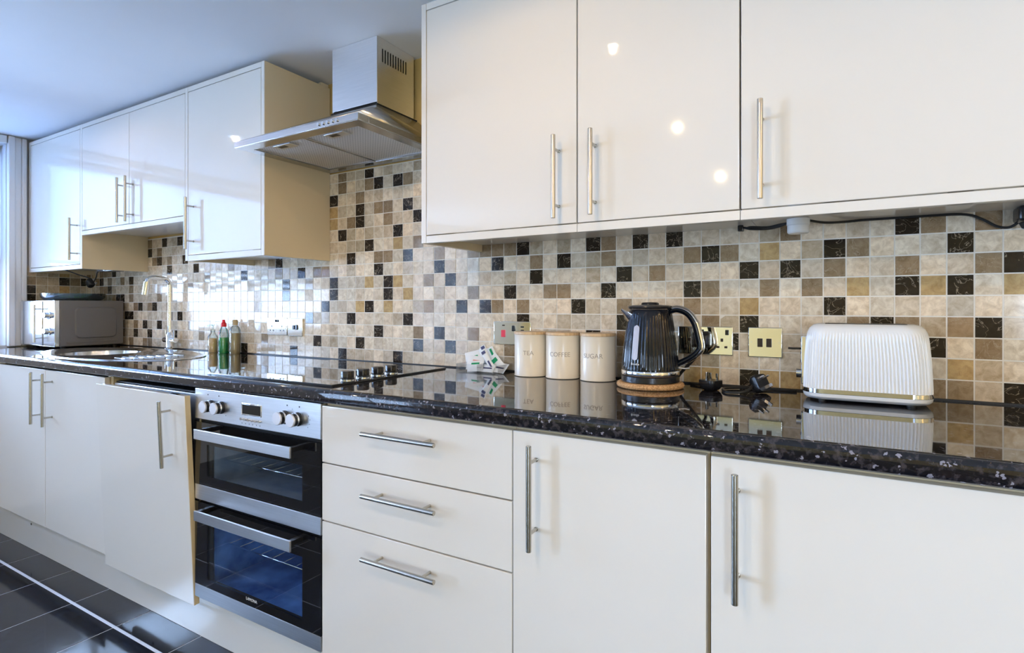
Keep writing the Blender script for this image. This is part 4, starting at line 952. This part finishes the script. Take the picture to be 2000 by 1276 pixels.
for (x, y) in ((-.085, -.05), (.085, -.05), (-.085, .05), (.085, .05)):
    bm = B(); cyl(bm, (x, y, .0004), (x, y, .0060), .009, 14); obj('foot', bm, M['black_matte'], t, local=True)
bm = B()
for y in (-.019, .019): box(bm, -.080, .080, y - .011, y + .011, H_ - .002, H_ + .0012, .0008)
obj('bread_slot', bm, M['black'], t, local=True)
bm = B(); box(bm, -.1305, -.119, -.030, .030, .034, .150, .002); cpn = obj('control_panel', bm, M['chrome'], t, local=True)
bm = B(); tube(bm, [(-.129, -.005, .118), (-.150, -.005, .1175), (-.160, -.005, .118)], .0045, 10, flat=.6); obj('lever', bm, M['black'], cpn, local=True)
bm = B(); cyl(bm, (-.130, -.002, .058), (-.142, -.002, .058), .012, 20); obj('dial', bm, M['chrome'], cpn, local=True)
bm = B()
for z in (.135, .105, .085): box(bm, -.1322, -.1303, -.020, -.012, z, z + .007, .0005)
obj('button', bm, M['navy_print'], cpn, local=True)

# ------------------------------------------------------------------ under-cupboard puck light, cables, right-hand plug
t = thing('puck_light', 'white round puck housing fixed under the wall cupboard above the toaster plug', 'light', (-.078, -.105, 1.343))
bm = B(); lathe(bm, [(.001, -.001), (.026, -.001), (.026, -.016), (.024, -.018), (.024, -.0185)], n=36, caps=False); obj('mount', bm, M['white'], t, local=True)
bm = B(); lathe(bm, [(.0245, -.0186), (.0245, -.034), (.022, -.037), (.001, -.0375)], n=36, caps=False); obj('housing', bm, M['white'], t, local=True)
bm = B(); tube(bm, [(-.053, -.105, 1.336), (-.02, -.07, 1.333), (.02, -.03, 1.337), (.06, -.018, 1.340), (.12, -.014, 1.3405), (.20, -.012, 1.3405), (.26, -.012, 1.338), (.29, -.014, 1.324), (.315, -.016, 1.306), (.335, -.02, 1.302), (.35, -.03, 1.312)], .0030, 8, smooth=6)
tag(obj('power_cable', bm, M['black_matte'], loc=(-.05, -.105, 1.336)), 'thin black cable running under the right wall cupboard from the white puck', 'cable')
bm = B()
for i, dz in enumerate((0, .004, .008, -.003)): tube(bm, [(-.215 + i * .004, -.055, 1.337 - i * .001), (-.19, -.060 - i * .004, 1.333 - dz * .5), (-.15, -.070 + dz, 1.330 - dz * .3), (-.12, -.085, 1.333 - dz * .5), (-.103, -.100, 1.334)], .0024, 8, smooth=6)
tag(obj('cable_bundle', bm, M['black_matte'], loc=(-.16, -.07, 1.333)), 'bundle of dark cables clipped left of the white puck under the cupboard', 'cable')
t = thing('cable_clip', 'small dark clip at the end of the cable bundle under the cupboard', 'clip', (-.215, -.05, 1.342))
bm = B(); box(bm, -.224, -.210, -.062, -.042, 1.327, 1.3425, .002); obj('clip_body', bm, M['black'], t)
t = thing('power_plug', 'black plug hanging under the wall cupboard at the right edge of the photograph', 'plug', (.362, -.045, 1.325))
bm = B(); box(bm, .340, .385, -.075, -.018, 1.308, 1.3425, .007, 3); obj('plug_body', bm, M['black'], t)
bm = B(); tube(bm, [(.352, -.03, 1.312), (.356, -.035, 1.300), (.352, -.035, 1.311)], .005, 8); obj('strain_relief', bm, M['black_matte'], t)
# hinge bracket and small fixings
t = thing('cabinet_hanger', 'small cream fixing bracket on top of the left cupboard beside the flue', 'bracket', (-1.852, -.035, 2.0475))
bm = B(); box(bm, -1.860, -1.844, -.050, -.010, 2.0475, 2.061, .002); obj('bracket_body', bm, M['panel'], t)
